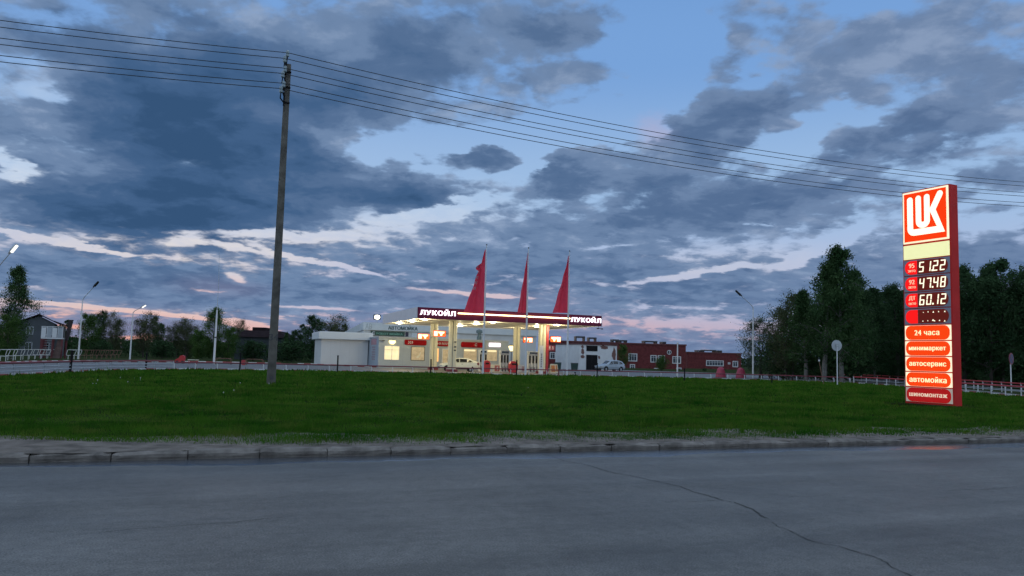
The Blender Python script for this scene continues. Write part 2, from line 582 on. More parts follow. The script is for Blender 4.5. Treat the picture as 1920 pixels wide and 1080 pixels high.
LAWN = [(-20.5, 5.2), (-22.5, 20), (-22.9, 35), (-25, 45), (-25.2, 54), (-22.5, 59), (-19, 61.5), (-11.6, 66), (1.8, 70.5), (12.3, 76),
        (24, 78.5), (30, 78.5), (33.5, 74), (33, 62), (31.4, 49), (31, 35), (31, 26.2)]
LAWN_EDGE = chaikin(LAWN, 3)

# far ground: one sheet of rough grass to the horizon
gm = P('rough_ground', (.03, .05, .018), .95, .35, .15, bump=.4, spec=0, var2=(.05, .06, .03))
g = MB(); g.add([(-2500, -800, -.03), (2500, -800, -.03), (2500, 3500, -.03), (-2500, 3500, -.03)], [(0, 1, 2, 3)])
struct(g.build('ground', gm))

# asphalt with long wheel tracks, patches and grain
def asphalt(name, base, rough, track=1.0, bump=.5):
    m = bpy.data.materials.new(name); m.use_nodes = True
    t = m.node_tree; t.nodes.clear(); A = t.nodes.new; K_ = t.links.new
    o = A('ShaderNodeOutputMaterial'); b = A('ShaderNodeBsdfPrincipled'); K_(b.outputs[0], o.inputs[0])
    tc = A('ShaderNodeTexCoord')
    def nz(sc, det, sx=1, sy=1, r=.6):
        mp = A('ShaderNodeMapping'); mp.inputs['Scale'].default_value = (sx, sy, 1); K_(tc.outputs['Object'], mp.inputs[0])
        n = A('ShaderNodeTexNoise'); n.inputs['Scale'].default_value = sc; n.inputs['Detail'].default_value = det; n.inputs['Roughness'].default_value = r
        K_(mp.outputs[0], n.inputs['Vector']); return n.outputs[0]
    def rmp(v, a, b_, lo, hi):
        n = A('ShaderNodeMapRange'); K_(v, n.inputs[0])
        for i, q in zip((1, 2, 3, 4), (a, b_, lo, hi)): n.inputs[i].default_value = q
        return n.outputs[0]
    def mul(a, b_):
        n = A('ShaderNodeMath'); n.operation = 'MULTIPLY'; K_(a, n.inputs[0]); K_(b_, n.inputs[1]); return n.outputs[0]
    tr = rmp(nz(1.0, 5, .03, 1.1), .3, .7, 1 - .30 * track, 1 + .26 * track)
    pa = rmp(nz(.45, 8, 1, 1, .66), .32, .68, .70, 1.26)
    gr = rmp(nz(60, 3), .3, .7, .42, 1.65)
    sp = rmp(nz(7, 7, 1, 1, .8), .35, .7, .70, 1.25)
    k = mul(mul(tr, pa), mul(gr, sp))
    vm = A('ShaderNodeVectorMath'); vm.operation = 'SCALE'; vm.inputs[0].default_value = base; K_(k, vm.inputs['Scale'])
    K_(vm.outputs[0], b.inputs['Base Color'])
    rr = rmp(nz(1.0, 4, .03, .9), .3, .7, rough - .06, rough + .08); K_(rr, b.inputs['Roughness'])
    bp = A('ShaderNodeBump'); bp.inputs['Strength'].default_value = bump; bp.inputs['Distance'].default_value = .006
    K_(nz(110, 3), bp.inputs['Height']); K_(bp.outputs[0], b.inputs['Normal'])
    return m


road_m = asphalt('road_asphalt', (.098, .096, .09), .66)
g = MB(); g.add([(-300, -26, 0), (400, -26, 0), (400, .02, 0), (-300, .02, 0)], [(0, 1, 2, 3)])
struct(g.build('road', road_m, loc=KO, rz=KANG))

# damp gutter along the kerb with a wandering edge
gut_m = asphalt('damp_asphalt', (.055, .056, .06), .20, .5, .10)
g = MB(); n = 260; top = []; bot = []
for i in range(n + 1):
    a = -14 + i * 44 / n
    wdt = .72 + .12 * math.sin(a * .9) + .08 * math.sin(a * 2.7 + 1) + .05 * rnd.uniform(-1, 1) + (.25 if a > 9 else 0) * min(1, (a - 9) / 4 if a > 9 else 0)
    if a < -3: wdt *= max(.25, 1 + (a + 3) * .12)
    top.append((a, -.005, .004)); bot.append((a, -wdt, .0006))
lip = [(a, y + .06, .004) for a, y, z in bot]
g.add(bot + lip + top, [(i, i + 1, n + 2 + i, n + 1 + i) for i in range(n)] + [(n + 1 + i, n + 2 + i, 2 * n + 3 + i, 2 * n + 2 + i) for i in range(n)])
struct(g.build('gutter', gut_m, loc=KO, rz=KANG))

# kerb of one-metre stones, worn and slightly out of line
kerb_m = P('kerb_concrete', (.165, .150, .135), .95, .5, 3.2, spec=.1, bump=.5, bscale=26)
g = MB()
for i in range(-16, 34):
    dy_ = rnd.uniform(-.02, .02); dz_ = rnd.uniform(-.018, .012); tl = rnd.uniform(-.012, .012)
    g0 = .003 + rnd.random() * .006
    rings = []
    for t in (0, .04, .12, .3, .5, .7, .88, .96, 1):
        x = i + g0 + t * (1 - 2 * g0)
        chip = .03 * (abs(t - .5) > .44) + rnd.random() * .016 + (.03 if rnd.random() < .08 else 0)
        z1 = .128 + dz_ + tl * (t - .5) - chip * .4
        rings.append([(x, dy_ + .02, -.05), (x, dy_ + .018, .012), (x, dy_ + rnd.uniform(0, .012), .045), (x, dy_ + rnd.uniform(0, .008), .082 + rnd.uniform(-.012, .012)), (x, dy_ + .035 + chip, z1 - .012), (x, dy_ + .06 + chip, z1), (x, .17 + dy_, z1), (x, .17 + dy_, -.05)])
    g.loft(rings)
struct(g.build('kerb', kerb_m, loc=KO, rz=KANG))

# cracks in the road surface, laid as thin strips of dark tar
crack_m = P('crack_tar', (.022, .021, .02), .95, .3, 6)


def crack(pts, w0, w1, seed, gaps=0.0):
    r = random.Random(seed)
    pw = [G(x, y).to_tuple()[:2] for x, y in pts]
    line = resample(pw, .05)
    g = MB(); off = 0.0
    prev = None
    for i, p in enumerate(line):
        a = line[max(i - 1, 0)]; b = line[min(i + 1, len(line) - 1)]
        d = Vector((b[0] - a[0], b[1] - a[1])); d.normalize() if d.length else None
        nrm = Vector((-d.y, d.x))
        off = off * .93 + r.uniform(-.022, .022)
        t = i / max(1, len(line) - 1)
        w = (w0 + (w1 - w0) * t) * (.35 + .9 * r.random())
        if gaps and math.sin(i * .11 + seed) + .6 * math.sin(i * .041 + 2 * seed) < gaps: w = 0
        c = Vector(p) + nrm * off
        cur = ((*(c + nrm * w / 2), .004), (*(c - nrm * w / 2), .004))
        if prev and (w > 0 or prev[2] > 0):
            g.add([prev[0], prev[1], cur[1], cur[0]], [(0, 1, 2, 3)])
        prev = (*cur, w)
    return struct(g.build('road_crack', crack_m))


crack([(1020, 853), (1060, 864), (1110, 875), (1150, 888), (1200, 897), (1240, 905), (1280, 912), (1310, 922), (1340, 930), (1375, 942)], .016, .018, 1, -9)
crack([(1375, 942), (1400, 953), (1420, 962), (1437, 973)], .02, .034, 2)
crack([(1450, 980), (1478, 995), (1505, 1012), (1540, 1022), (1570, 1026), (1620, 1044), (1650, 1058), (1700, 1085)], .010, .014, 3, -.9)
crack([(0, 1011), (100, 1006), (230, 997), (420, 981), (560, 967), (700, 952), (790, 943)], .010, .009, 4, -.2)
crack([(1376, 942), (1450, 935), (1520, 930), (1620, 926), (1760, 921), (1920, 914)], .008, .010, 5, .1)
crack([(780, 944), (960, 952), (1140, 945), (1360, 938)], .007, .008, 6, .35)

# forecourt and driveways
pad_m = asphalt('forecourt_asphalt', (.105, .102, .10), .6, .4)
PAD = [tuple(K(-38, .03)[:2]), (-38, 30), (-39, 60), (-43, 74), (-40, 92), (-28, 100), (-28, 132), (20, 140), (62, 130), (52, 104), (43, 93), (38.9, 66), (36.2, 55), (36, 40), tuple(K(39, .03)[:2])]
g = MB(); g.add([(x, y, .004) for x, y in PAD], [tuple(range(len(PAD)))[::-1]])
o = struct(g.build('forecourt', pad_m))
bm = bmesh.new(); bm.from_mesh(o.data); bmesh.ops.triangulate(bm, faces=bm.faces[:]); bm.to_mesh(o.data); bm.free()

# lawn island: soil sheet with a skirt
lawn_m = P('lawn_soil', (.014, .036, .008), .95, .4, .5, bump=.6, spec=0, var2=(.03, .05, .014), bscale=14)
pl = [tuple(K(-21, .17)[:2])] + list(LAWN_EDGE) + [tuple(K(33.4, .17)[:2])]
g = MB(); nn = len(pl)
g.add([(x, y, .10) for x, y in pl], [tuple(range(nn))[::-1]])
g.add([(x, y, .10) for x, y in pl] + [(x, y, -.02) for x, y in pl], [(i, i + 1, nn + i + 1, nn + i) for i in range(nn - 1)])
o = struct(g.build('lawn', lawn_m))
bm = bmesh.new(); bm.from_mesh(o.data); bmesh.ops.triangulate(bm, faces=bm.faces[:]); bmesh.ops.recalc_face_normals(bm, faces=bm.faces[:]); bm.to_mesh(o.data); bm.free()

# sandy strip behind the kerb
dirt_m = P('sandy_dirt', (.15, .13, .112), .95, .5, 3.0, spec=.1, bump=.8, bscale=40)
g = MB(); n = 300; A_ = []; B_ = []
for i in range(n + 1):
    a = -16 + i * 49 / n
    A_.append((a, .085 + .03 * math.sin(a * 2.1) + rnd.uniform(-.02, .02), .108 + rnd.uniform(0, .012))); B_.append((a, 2.5 + .3 * math.sin(a * 1.3) + rnd.uniform(-.08, .08), .106))
mid = [(a, .26 + rnd.uniform(-.05, .05), .124 + rnd.uniform(0, .012)) for a, _, _ in A_]
g.add(A_ + mid + B_, [(i, i + 1, n + 2 + i, n + 1 + i) for i in range(n)] + [(n + 1 + i, n + 2 + i, 2 * n + 3 + i, 2 * n + 2 + i) for i in range(n)])
struct(g.build('dirt_strip', dirt_m, loc=KO, rz=KANG))

# red and white painted kerb blocks round the lawn and on the far side of the drive
def painted_kerb(line, name, inward=0.0, start=0):
    g = MB(); pts = resample(line, 1.0)
    for i in range(len(pts) - 1):
        a = Vector(pts[i]); b = Vector(pts[i + 1]); d = (b - a).normalized(); nr = Vector((-d.y, d.x))
        a = a + d * .01; b = b - d * .01
        c = [a + nr * .09, a - nr * .09, b - nr * .09, b + nr * .09]
        z1 = .19 + rnd.uniform(-.015, .015)
        c2 = [a + nr * .065, a - nr * .065, b - nr * .065, b + nr * .065]
        v = [(*p, -.02) for p in c] + [(*p, z1 - .03) for p in c] + [(*p, z1) for p in c2]
        f = [(0, 1, 5, 4), (1, 2, 6, 5), (2, 3, 7, 6), (3, 0, 4, 7), (4, 5, 9, 8), (5, 6, 10, 9), (6, 7, 11, 10), (7, 4, 8, 11), (8, 9, 10, 11)]
        g.add(v, f, (i + start) % 2)
    kw = P(name + '_white', (.5, .5, .48), .8, .35, 3); kr = P(name + '_red', (.26, .05, .045), .8, .35, 3)
    o = g.build(name, [kw, kr])
    bm = bmesh.new(); bm.from_mesh(o.data); bmesh.ops.recalc_face_normals(bm, faces=bm.faces[:]); bm.to_mesh(o.data); bm.free()
    return struct(o)


painted_kerb(LAWN_EDGE, 'painted_kerb')
painted_kerb(chaikin([(-38, 25), (-39, 60), (-43, 74), (-40, 92), (-28, 99.5)], 2), 'painted_kerb_outer')
painted_kerb([(-27, 101), (-15.5, 96.2)], 'painted_kerb_shed')

# ------------------------------------------------------------------ grass blades: too many to count, one object
def grass():
    V = []; T = []
    bands = [(12.5, 17, 1050, .011, .085), (17, 23, 520, .018, .095), (23, 32, 190, .035, .11), (32, 46, 75, .06, .13), (46, 80, 34, .10, .15)]
    poly = pl
    for y0, y1, dens_, w, h in bands:
        xa, xb = -0.72 * y1 - 1, 0.72 * y1 + 1
        xa = max(xa, -26); xb = min(xb, 35)
        cnt = int((xb - xa) * (y1 - y0) * dens_)
        x = RNG.uniform(xa, xb, cnt); y = RNG.uniform(y0, y1, cnt)
        ok = in_poly(x, y, poly) & (np.abs(x) < .74 * y + 1.5)
        x = x[ok]; y = y[ok]
        # distance from the kerb line, with tongues of bare sand
        b = -x * math.sin(KANG) + (y - 13.5) * math.cos(KANG); a = x * math.cos(KANG) + (y - 13.5) * math.sin(KANG)
        edge = .30 + .14 * np.sin(a * .9 + np.sin(a * .37)) + .12 * np.sin(a * 2.3 + 1) + .10 * np.sin(a * 5.7) + .10 * np.clip((-a - 2.5) / 3, 0, 1) - .06 * np.clip((a - 8) / 6, 0, 1)
        tuft = np.sin(a * 4.1 + 3 * np.sin(a * .6) + 2 * np.sin(b * 5)) * np.sin(b * 9 + a * 1.7)
        pr = np.clip((b - edge) / .6, 0, 1) + (.03 + .6 * (tuft > .40)) * (b > .24) * np.clip((b + .5) / (edge + .5), 0, 1)
        clump = .5 + .5 * np.sin(x * 1.9 + 2 * np.sin(y * .8)) * np.sin(y * 2.3 + 1.5 * np.sin(x * .7))
        ds = np.hypot(x - 17.6, y - 33.2)
        pr = np.where(ds < 1.9, pr * (np.abs((x - 17.76) * .434 + (y - 33.6) * .0) > 9), pr)
        ok = RNG.random(len(x)) < pr * (.62 + .38 * clump)
        x = x[ok]; y = y[ok]; clump = clump[ok]; pr = pr[ok]; b = b[ok]
        n = len(x)
        big = .5 + .5 * np.sin(x * .42 + 1.3 * np.sin(y * .23)) * np.sin(y * .37 + x * .11)
        hh = h * (.35 + .75 * RNG.random(n)) * (.5 + .9 * clump ** 1.5) * (.75 + .6 * big) * np.where(RNG.random(n) < .02, 1.7, 1.0) * (.62 + .38 * np.minimum(pr, 1))
        ww = w * (.6 + .8 * RNG.random(n)) * .5
        th = RNG.uniform(0, 2 * np.pi, n); lean = RNG.normal(0, .45, n) * hh; ph = RNG.uniform(0, 2 * np.pi, n)
        c = np.cos(th) * ww; s = np.sin(th) * ww
        z = np.where(b < 1.6, .108, .098)
        p0 = np.stack([x - c, y - s, z], 1); p1 = np.stack([x + c, y + s, z], 1)
        p2 = np.stack([x + np.cos(ph) * lean, y + np.sin(ph) * lean, z + hh], 1)
        V.append(np.stack([p0, p1, p2], 1).reshape(-1, 3))
    # coarser tufts and broad-leaved weeds standing out of the turf
    nT = 420
    ty = 13.6 + 30 * RNG.random(nT) ** 1.6; tx = RNG.uniform(-.7, .7, nT) * ty
    tb = -tx * math.sin(KANG) + (ty - 13.5) * math.cos(KANG)
    ok = in_poly(tx, ty, poly) & (tb > .45)
    for cx, cy in zip(tx[ok], ty[ok]):
        k = int(RNG.integers(18, 46)); sp = RNG.uniform(.04, .16)
        x = cx + RNG.normal(0, sp, k); y = cy + RNG.normal(0, sp, k)
        sc_ = cy / 15; hh = RNG.uniform(.10, .22) * (.5 + .6 * RNG.random(k)); ww = .007 * sc_ * (.6 + .8 * RNG.random(k))
        th = RNG.uniform(0, 6.283, k); ph = RNG.uniform(0, 6.283, k); lean = RNG.normal(0, .5, k) * hh
        c = np.cos(th) * ww; s = np.sin(th) * ww; z = np.full(k, .098)
        V.append(np.stack([np.stack([x - c, y - s, z], 1), np.stack([x + c, y + s, z], 1), np.stack([x + np.cos(ph) * lean, y + np.sin(ph) * lean, z + hh], 1)], 1).reshape(-1, 3))
    V = np.concatenate(V); nt_ = len(V) // 3
    me = bpy.data.meshes.new('grass')
    me.vertices.add(len(V)); me.vertices.foreach_set('co', V.astype(np.float32).ravel())
    me.loops.add(len(V)); me.loops.foreach_set('vertex_index', np.arange(len(V), dtype=np.int32))
    me.polygons.add(nt_); me.polygons.foreach_set('loop_start', np.arange(0, len(V), 3, dtype=np.int32))
    me.update(calc_edges=True)
    m = leaf_mat('grass_blade', (.015, .078, .006), (.070, .160, .016), .5)
    # dry tufts: a second, finer noise mixed in
    t = m.node_tree
    n2 = t.nodes.new('ShaderNodeTexNoise'); n2.inputs['Scale'].default_value = 1.7; n2.inputs['Detail'].default_value = 5
    tc = [q for q in t.nodes if q.type == 'TEX_COORD'][0]; t.links.new(tc.outputs['Object'], n2.inputs['Vector'])
    r2 = t.nodes.new('ShaderNodeValToRGB'); r2.color_ramp.elements[0].position = .48; r2.color_ramp.elements[1].position = .72
    r2.color_ramp.elements[1].color = (.75, .75, .75, 1)
    t.links.new(n2.outputs[0], r2.inputs[0])
    mx = t.nodes.new('ShaderNodeMix'); mx.data_type = 'RGBA'; t.links.new(r2.outputs[0], mx.inputs[0])
    cr = [q for q in t.nodes if q.type == 'VALTORGB'][0]
    t.links.new(cr.outputs[0], mx.inputs[6]); mx.inputs[7].default_value = (.12, .14, .03, 1)
    for q in t.nodes:
        if q.type in ('BSDF_DIFFUSE', 'BSDF_TRANSLUCENT'):
            t.links.new(mx.outputs[2], q.inputs[0])
    me.materials.append(m)
    o = bpy.data.objects.new('grass', me); COL.objects.link(o)
    o['kind'] = 'stuff'; o['label'] = 'short green lawn grass between road and station'; o['category'] = 'grass'
    return o


grass()
# dandelion clocks in the lawn
g = MB()
for i in range(13):
    x = rnd.uniform(150, 275) if i < 8 else rnd.uniform(300, 1100); y = rnd.uniform(706, 722) if i < 8 else rnd.uniform(706, 745)
    p = G(x, y, .1)
    if not in_poly([p.x], [p.y], pl)[0]: continue
    z = .12 + rnd.random() * .09
    g.tube([(p.x, p.y, .1), (p.x, p.y, z)], .004, 4)
    g.lathe([(.003, -.018), (.015, -.012), (.019, 0), (.014, .012), (.003, .018)], 6, c=(p.x, p.y, z + .02))
o = g.build('dandelion_heads', P('dandelion_white', (.6, .6, .56), .9, .1, 3)); o['kind'] = 'stuff'; o['label'] = 'white dandelion clocks dotted over the lawn'; o['category'] = 'flowers'

# ================================================================== filling station
TH = R(19.6)
FL = Vector((-9.17, 77, 0))
SU = Vector((math.cos(TH), math.sin(TH), 0)); SV = Vector((-math.sin(TH), math.cos(TH), 0))
ST = lambda u, v, z=0.0: FL + SU * u + SV * v + Vector((0, 0, z))

M['fascia'] = P('maroon_fascia', (.15, .018, .045), .6, .1, 1, spec=.15)
M['fascia_white'] = P('white_fascia', (.55, .56, .58), .4, .06, 1)
M['letter'] = P('lit_letters', (.9, .9, .9), .4, .02, 2, emit=(.93, .9, 1), es=2.6)
M['strip'] = P('lit_strip', (.9, .85, .6), .4, .02, 2, emit=(1, .82, .42), es=4.5)
M['soffit'] = P('soffit_panels', (.62, .58, .46), .45, .08, .8)
M['sign_red'] = P('sign_red', (.26, .007, .010), .6, .1, 2, spec=.05)
M['sign_text'] = P('sign_white_text', (.55, .52, .5), .5, .05, 2)

can = thing('station_canopy', 'wide flat filling station canopy with maroon fascia and lit white lettering', 'canopy', ST(0, 0), TH)
g = MB(); g.box(.05, 19.85, .05, 17.9, 5.32, 6.2)
g.build('roof_slab', M['fascia_white'], can)
g = MB(); g.box(.06, 19.84, .06, 17.88, 5.24, 5.31)
for k in range(1, 13): g.box(k * 1.52, k * 1.52 + .02, .1, 17.8, 5.228, 5.239, 1)
g.build('soffit', [M['soffit'], P('soffit_seam', (.4, .37, .28), .6)], can)
g = MB(); g.box(0, 19.9, -.08, .04, 5.2, 6.3); g.build('front_fascia', M['fascia'], can)
g = MB(); g.box(-.08, .0, -.05, 18, 5.2, 6.3); g.box(19.9, 19.98, -.05, 18, 5.2, 6.3); g.box(0, 19.9, 17.95, 18.03, 5.2, 6.3)
g.build('side_fascia', M['fascia_white'], can)
g = MB(); g.text('ЛУКОЙЛ', 2.02, -.14, 5.86, width=3.55, height=.60, fat=.035, th=.05, space=1.16); g.build('lettering', M['letter'], can)
g = MB(); g.text('ЛУКОЙЛ', 18.06, -.14, 5.84, width=3.45, height=.60, fat=.035, th=.05, space=1.16); g.build('lettering', M['letter'], can)
g = MB()
for a, b in ((4.05, 7.9), (7.95, 11.9), (11.95, 16.2)): g.box(a, b, -.26, -.20, 5.80, 5.92)
g.build('light_strip', M['strip'], can)
colm = P('cream_column', (.60, .57, .42), .4, .06, 2)
for u, v in ((4.66, 3.65), (14.66, 3.65), (4.66, 11.65), (14.66, 11.65)):
    g = MB()
    g.tube([(u - .22, v, .25), (u - .22, v, 5.22)], .215, 16); g.tube([(u + .22, v, .25), (u + .22, v, 5.22)], .215, 16)
    g.box(u - .2, u + .2, v - .12, v + .12, .25, 5.2, 1)
    c = g.build('column', [colm, P('column_core', (.3, .29, .24), .5)], can, smooth=False)
    g = MB(); g.box(u - .55, u + .55, v - .4, v + .4, .0, .26, ch=.08); g.build('plinth', M['dark_red'], c)
    if u > 10 and v < 5:
        g = MB(); g.box(u + .42, u + .70, v - .2, v + .2, .2, 5.2); g.build('red_panel', M['red_paint'], c)
    if u < 10 and v < 5:
        for z in (2.15, 2.5, 3.0):
            g = MB(); g.box(u + .10, u + .34, v - .235, v - .216, z, z + .14); g.build('notice_plate', M['dark'], c)
lens_m = P('lamp_lens', (.9, .85, .7), .4, .02, 2, emit=(1, .9, .62), es=7)
for u in (1.2, 8.4, 15.6):
    for v in (1.9, 7.6, 14.2):
        g = MB(); g.lathe([(.32, 5.225), (.36, 5.20), (.30, 5.17), (.12, 5.15)], 18, c=(u, v, 0)); d = g.build('downlight', lens_m, can)
        lp = bpy.data.lights.new('canopy_lamp', 'POINT'); lp.energy = 290; lp.color = (1, .85, .52); lp.shadow_soft_size = .22
        lo = bpy.data.objects.new('canopy_lamp', lp); COL.objects.link(lo); lo.parent = can; lo.location = (u, v, 4.85)
# small flood bracket at the right-hand corner
g = MB(); g.tube([(19.7, .2, 5.2), (19.7, .2, 5.0), (19.5, -.1, 4.95)], .03, 6); g.tube([(19.7, .2, 5.0), (19.95, .0, 4.93)], .03, 6)
g.box(19.36, 19.56, -.22, -.02, 4.9, 5.0); g.box(19.9, 20.08, -.1, .1, 4.88, 4.98); g.build('corner_bracket', M['black'], can)

# lit boxes with pump numbers on the columns
glow_o = P('lit_orange', (.5, .08, .02), .4, .05, 2, spec=0, emit=(1, .12, .02), es=1.5)
glow_c = P('lit_cream', (.9, .85, .6), .4, .05, 2, emit=(1, .84, .5), es=1.6)
box_spots = [(3.35, 11.2, 3.72, 'lit orange pump box left of the rear left canopy column', 1.35),
             (3.35, 4.1, 3.9, 'lit orange pump box left of the front left canopy column', 1.35),
             (15.95, 11.3, 3.75, 'lit orange pump box right of the rear right canopy column', 1.2),
             (16.35, 3.9, 3.75, 'lit orange pump box right of the red front canopy column', 1.25)]
for i, (u, v, z, lab, w) in enumerate(box_spots):
    s = 1 if i < 2 else -1
    t = thing('pump_lightbox', lab, 'lit sign', ST(u, v, z), TH, 'lit pump boxes under the canopy')
    g = MB(); g.box(-w / 2, w / 2, 0, .2, -.32, .32); g.build('housing', M['dark_red'], t)
    g = MB(); g.box(-w / 2 + .03, w / 2 - .03, -.012, -.002, -.29, .29); g.build('face', glow_o, t)
    g = MB(); x0 = -w / 2 + .08 if s > 0 else w / 2 - .46
    g.box(x0, x0 + .38, -.024, -.014, -.24, .24); g.build('number_cell', glow_c, t)
    g = MB(); xc = .18 * s
    g.slab([(xc - .10, -.22), (xc + .10, -.22), (xc + .12, -.02), (xc + .32, .06), (xc + .34, .22), (xc - .34, .22), (xc - .32, .06), (xc - .12, -.02)], -.026, -.014); g.build('emblem', glow_c, t)
    g = MB(); g.box((w / 2) if s > 0 else -w / 2 - .35, (w / 2 + .35) if s > 0 else -w / 2, .06, .14, -.05, .05); g.build('bracket', M['galv'], t)

# shop
shop_o = Vector((-15.9, 95.5, 0))
SH = lambda u, v, z=0.0: shop_o + SU * u + SV * v + Vector((0, 0, z))
shop = thing('station_shop', 'low grey station shop with red sign panels and lit windows under the canopy', 'building', shop_o, TH)
wall_m = P('grey_wall_panels', (.32, .37, .42), .55, .07, .7)
M['win_warm'] = P('lit_window', (.6, .55, .4), .3, .35, 1.6, emit=(1, .84, .46), es=.75)
M['win_dim'] = P('dim_window', (.35, .3, .2), .3, .4, 2.2, emit=(1, .72, .4), es=.22)
M['frame_w'] = P('white_frame', (.6, .6, .6), .5, .05, 3)
g = MB(); g.box(0, 16.6, 0, 8, 0, 3.58)
for k in range(1, 11): g.box(k * 1.5, k * 1.5 + .015, -.004, .0, .3, 3.5, 1)
w_ = g.build('wall', [wall_m, P('panel_seam', (.25, .27, .29), .7)], shop)
g = MB(); g.box(-.06, 16.66, -.06, 8.06, 3.58, 3.74); g.build('coping', M['grey_paint'], shop)


def window(parent, u0, u1, z0, z1, pane, frame, cols=2, rows=((0, .72), (.74, 1)), y=0.0, fw=.06, name='window'):
    g = MB()
    g.box(u0 - fw, u1 + fw, y - .05, y - .002, z0 - fw, z0); g.box(u0 - fw, u1 + fw, y - .05, y - .002, z1, z1 + fw)
    g.box(u0 - fw, u0, y - .05, y - .002, z0, z1); g.box(u1, u1 + fw, y - .05, y - .002, z0, z1)
    for k in range(1, cols):
        x = u0 + (u1 - u0) * k / cols; g.box(x - .035, x + .035, y - .047, y - .002, z0, z1)
    if len(rows) > 1:
        z = z0 + (z1 - z0) * .73
        for k in range(cols):
            a = u0 + (u1 - u0) * k / cols + (.035 if k else 0); b = u0 + (u1 - u0) * (k + 1) / cols - (.035 if k < cols - 1 else 0)
            g.box(a, b, y - .044, y - .002, z - .03, z + .03)
    f = g.build(name, frame, parent)
    g = MB(); g.box(u0, u1, y - .02, y - .003, z0, z1); g.build('pane', pane, f)
    return f


window(shop, .75, 2.5, 1.0, 2.6, M['win_warm'], M['frame_w'])
window(shop, 4.05, 5.65, 1.0, 2.6, M['win_dim'], M['dark'], 1, ((0, 1),))
window(shop, 10.7, 12.4, 1.15, 2.55, M['win_dim'], M['grey_paint'], 1, ((0, 1),))
window(shop, 13.6, 15.1, 1.15, 2.55, M['win_dim'], M['grey_paint'], 1, ((0, 1),))
for a, b in ((10.75, 12.2), (13.65, 15.0)):
    g = MB(); g.box(a, b, -.035, -.022, 2.28, 2.5); g.build('window_lamp', M['win_warm'], shop)
# pale goods poster in the dim window
g = MB(); g.slab([(4.7, 1.25), (4.95, 1.3), (5.1, 1.5), (5.25, 1.95), (5.15, 2.0), (5.0, 1.6), (4.75, 1.5)], -.03, -.022); g.build('window_poster', M['cream'], shop)
g = MB(); g.box(7.9, 8.0, -.06, -.002, .1, 2.5); g.box(9.4, 9.5, -.06, -.002, .1, 2.5); g.box(8.0, 9.4, -.06, -.002, 2.4, 2.5); g.box(8.67, 8.73, -.06, -.002, .1, 2.4)
dr = g.build('door', M['frame_w'], shop)
g = MB(); g.box(8.0, 8.67, -.02, -.003, .1, 2.4); g.box(8.73, 9.4, -.02, -.003, .1, 2.4); g.build('door_glass', M['win_dim'], dr)
g = MB(); g.tube([(8.6, -.1, .9), (8.6, -.1, 1.5)], .02, 6); g.build('handle', M['chrome'], dr)


def pill(cx, cz, w, h, n=8, r=None):
    r = r or h / 2; p = []
    for (sx, sz, a0) in ((1, -1, -90), (1, 1, 0), (-1, 1, 90), (-1, -1, 180)):
        for k in range(n + 1):
            a = R(a0 + 90 * k / n); p.append((cx + sx * (w / 2 - r) + r * math.cos(a), cz + sz * (h / 2 - r) + r * math.sin(a)))
    return p


g = MB(); g.slab(pill(4.5, 3.15, 2.75, .64, r=.18), -.12, -.002); sp = g.build('sign_panel', M['sign_red'], shop)
g = MB()
for k in range(3):
    x = 3.55 + k * .22
    g.slab([(x, 2.98), (x + .08, 2.98), (x + .2, 3.15), (x + .08, 3.32), (x, 3.32), (x + .12, 3.15)], -.135, -.122)
g.build('chevrons', M['sign_text'], sp)
g = MB(); g.slab(pill(7.95, 3.12, 2.9, .64, r=.18), -.12, -.002); sp = g.build('sign_panel', M['sign_red'], shop)
g = MB(); g.text('МИНИ-МАРКЕТ', 7.95, -.14, 3.12, width=2.5, height=.3, bold=.02, th=.012); g.build('lettering', M['sign_text'], sp)
g = MB(); g.slab(pill(11.75, 3.1, 2.9, .66, r=.18), -.12, -.002); sp = g.build('sign_panel', M['sign_red'], shop)
g = MB(); g.tube([(12.25 + .15 * math.cos(a / 10 * 6.28), -.13, 3.1 + .15 * math.sin(a / 10 * 6.28)) for a in range(1, 10)], .035, 6); g.build('ring_emblem', M['sign_text'], sp)
g = MB(); g.slab(pill(14.75, 3.18, 1.55, .5, r=.1), -.1, -.002); g.build('lit_panel', P('lit_pink_panel', (.8, .7, .75), .4, emit=(1, .84, .92), es=1.2), shop)
# wall lamp
g = MB(); g.slab([(1.42, 2.85), (1.78, 2.85), (1.98, 3.1), (1.98, 3.3), (1.22, 3.3), (1.22, 3.1)], -.28, -.03)
g.build('wall_lamp', M['lamp_warm'], shop)
g = MB(); g.box(1.15, 2.05, -.3, -.002, 3.3, 3.36); g.build('lamp_cap', M['dark'], shop)
g = MB(); g.tube([(-.05, -.25, 3.25), (.35, -.35, 3.22), (.55, -.4, 3.25)], .04, 6); g.box(.3, .62, -.5, -.32, 3.18, 3.3); g.build('camera_arm', M['dark'], shop)
g = MB(); g.box(7.15, 7.45, -.08, -.002, .9, 2.5); g.build('lit_poster', P('lit_poster_face', (.7, .3, .1), .4, .6, 6, emit=(1, .55, .2), es=.9), shop)
# notice boards on the left end wall
g = MB(); g.box(-.03, -.002, 1.6, 5.2, 2.75, 3.5); g.build('end_board', P('faded_pink_board', (.42, .22, .25), .6, .3, 4), shop)
g = MB()
for k in range(6): g.box(-.02, -.002, 2.2, 4.6 - .3 * (k % 2), 2.35 - k * .3, 2.55 - k * .3)
g.build('end_notice', P('faded_notice', (.30, .24, .27), .6, .3, 4), shop)
g = MB(); g.lathe([(.32, 0), (.32, .5), (.22, .55), (.22, .9), (.42, 1.0), (.42, 1.3), (.1, 1.45)], 12, c=(13.6, 3, 3.74)); g.build('roof_vent', P('teal_vent', (.10, .15, .16), .6), shop)

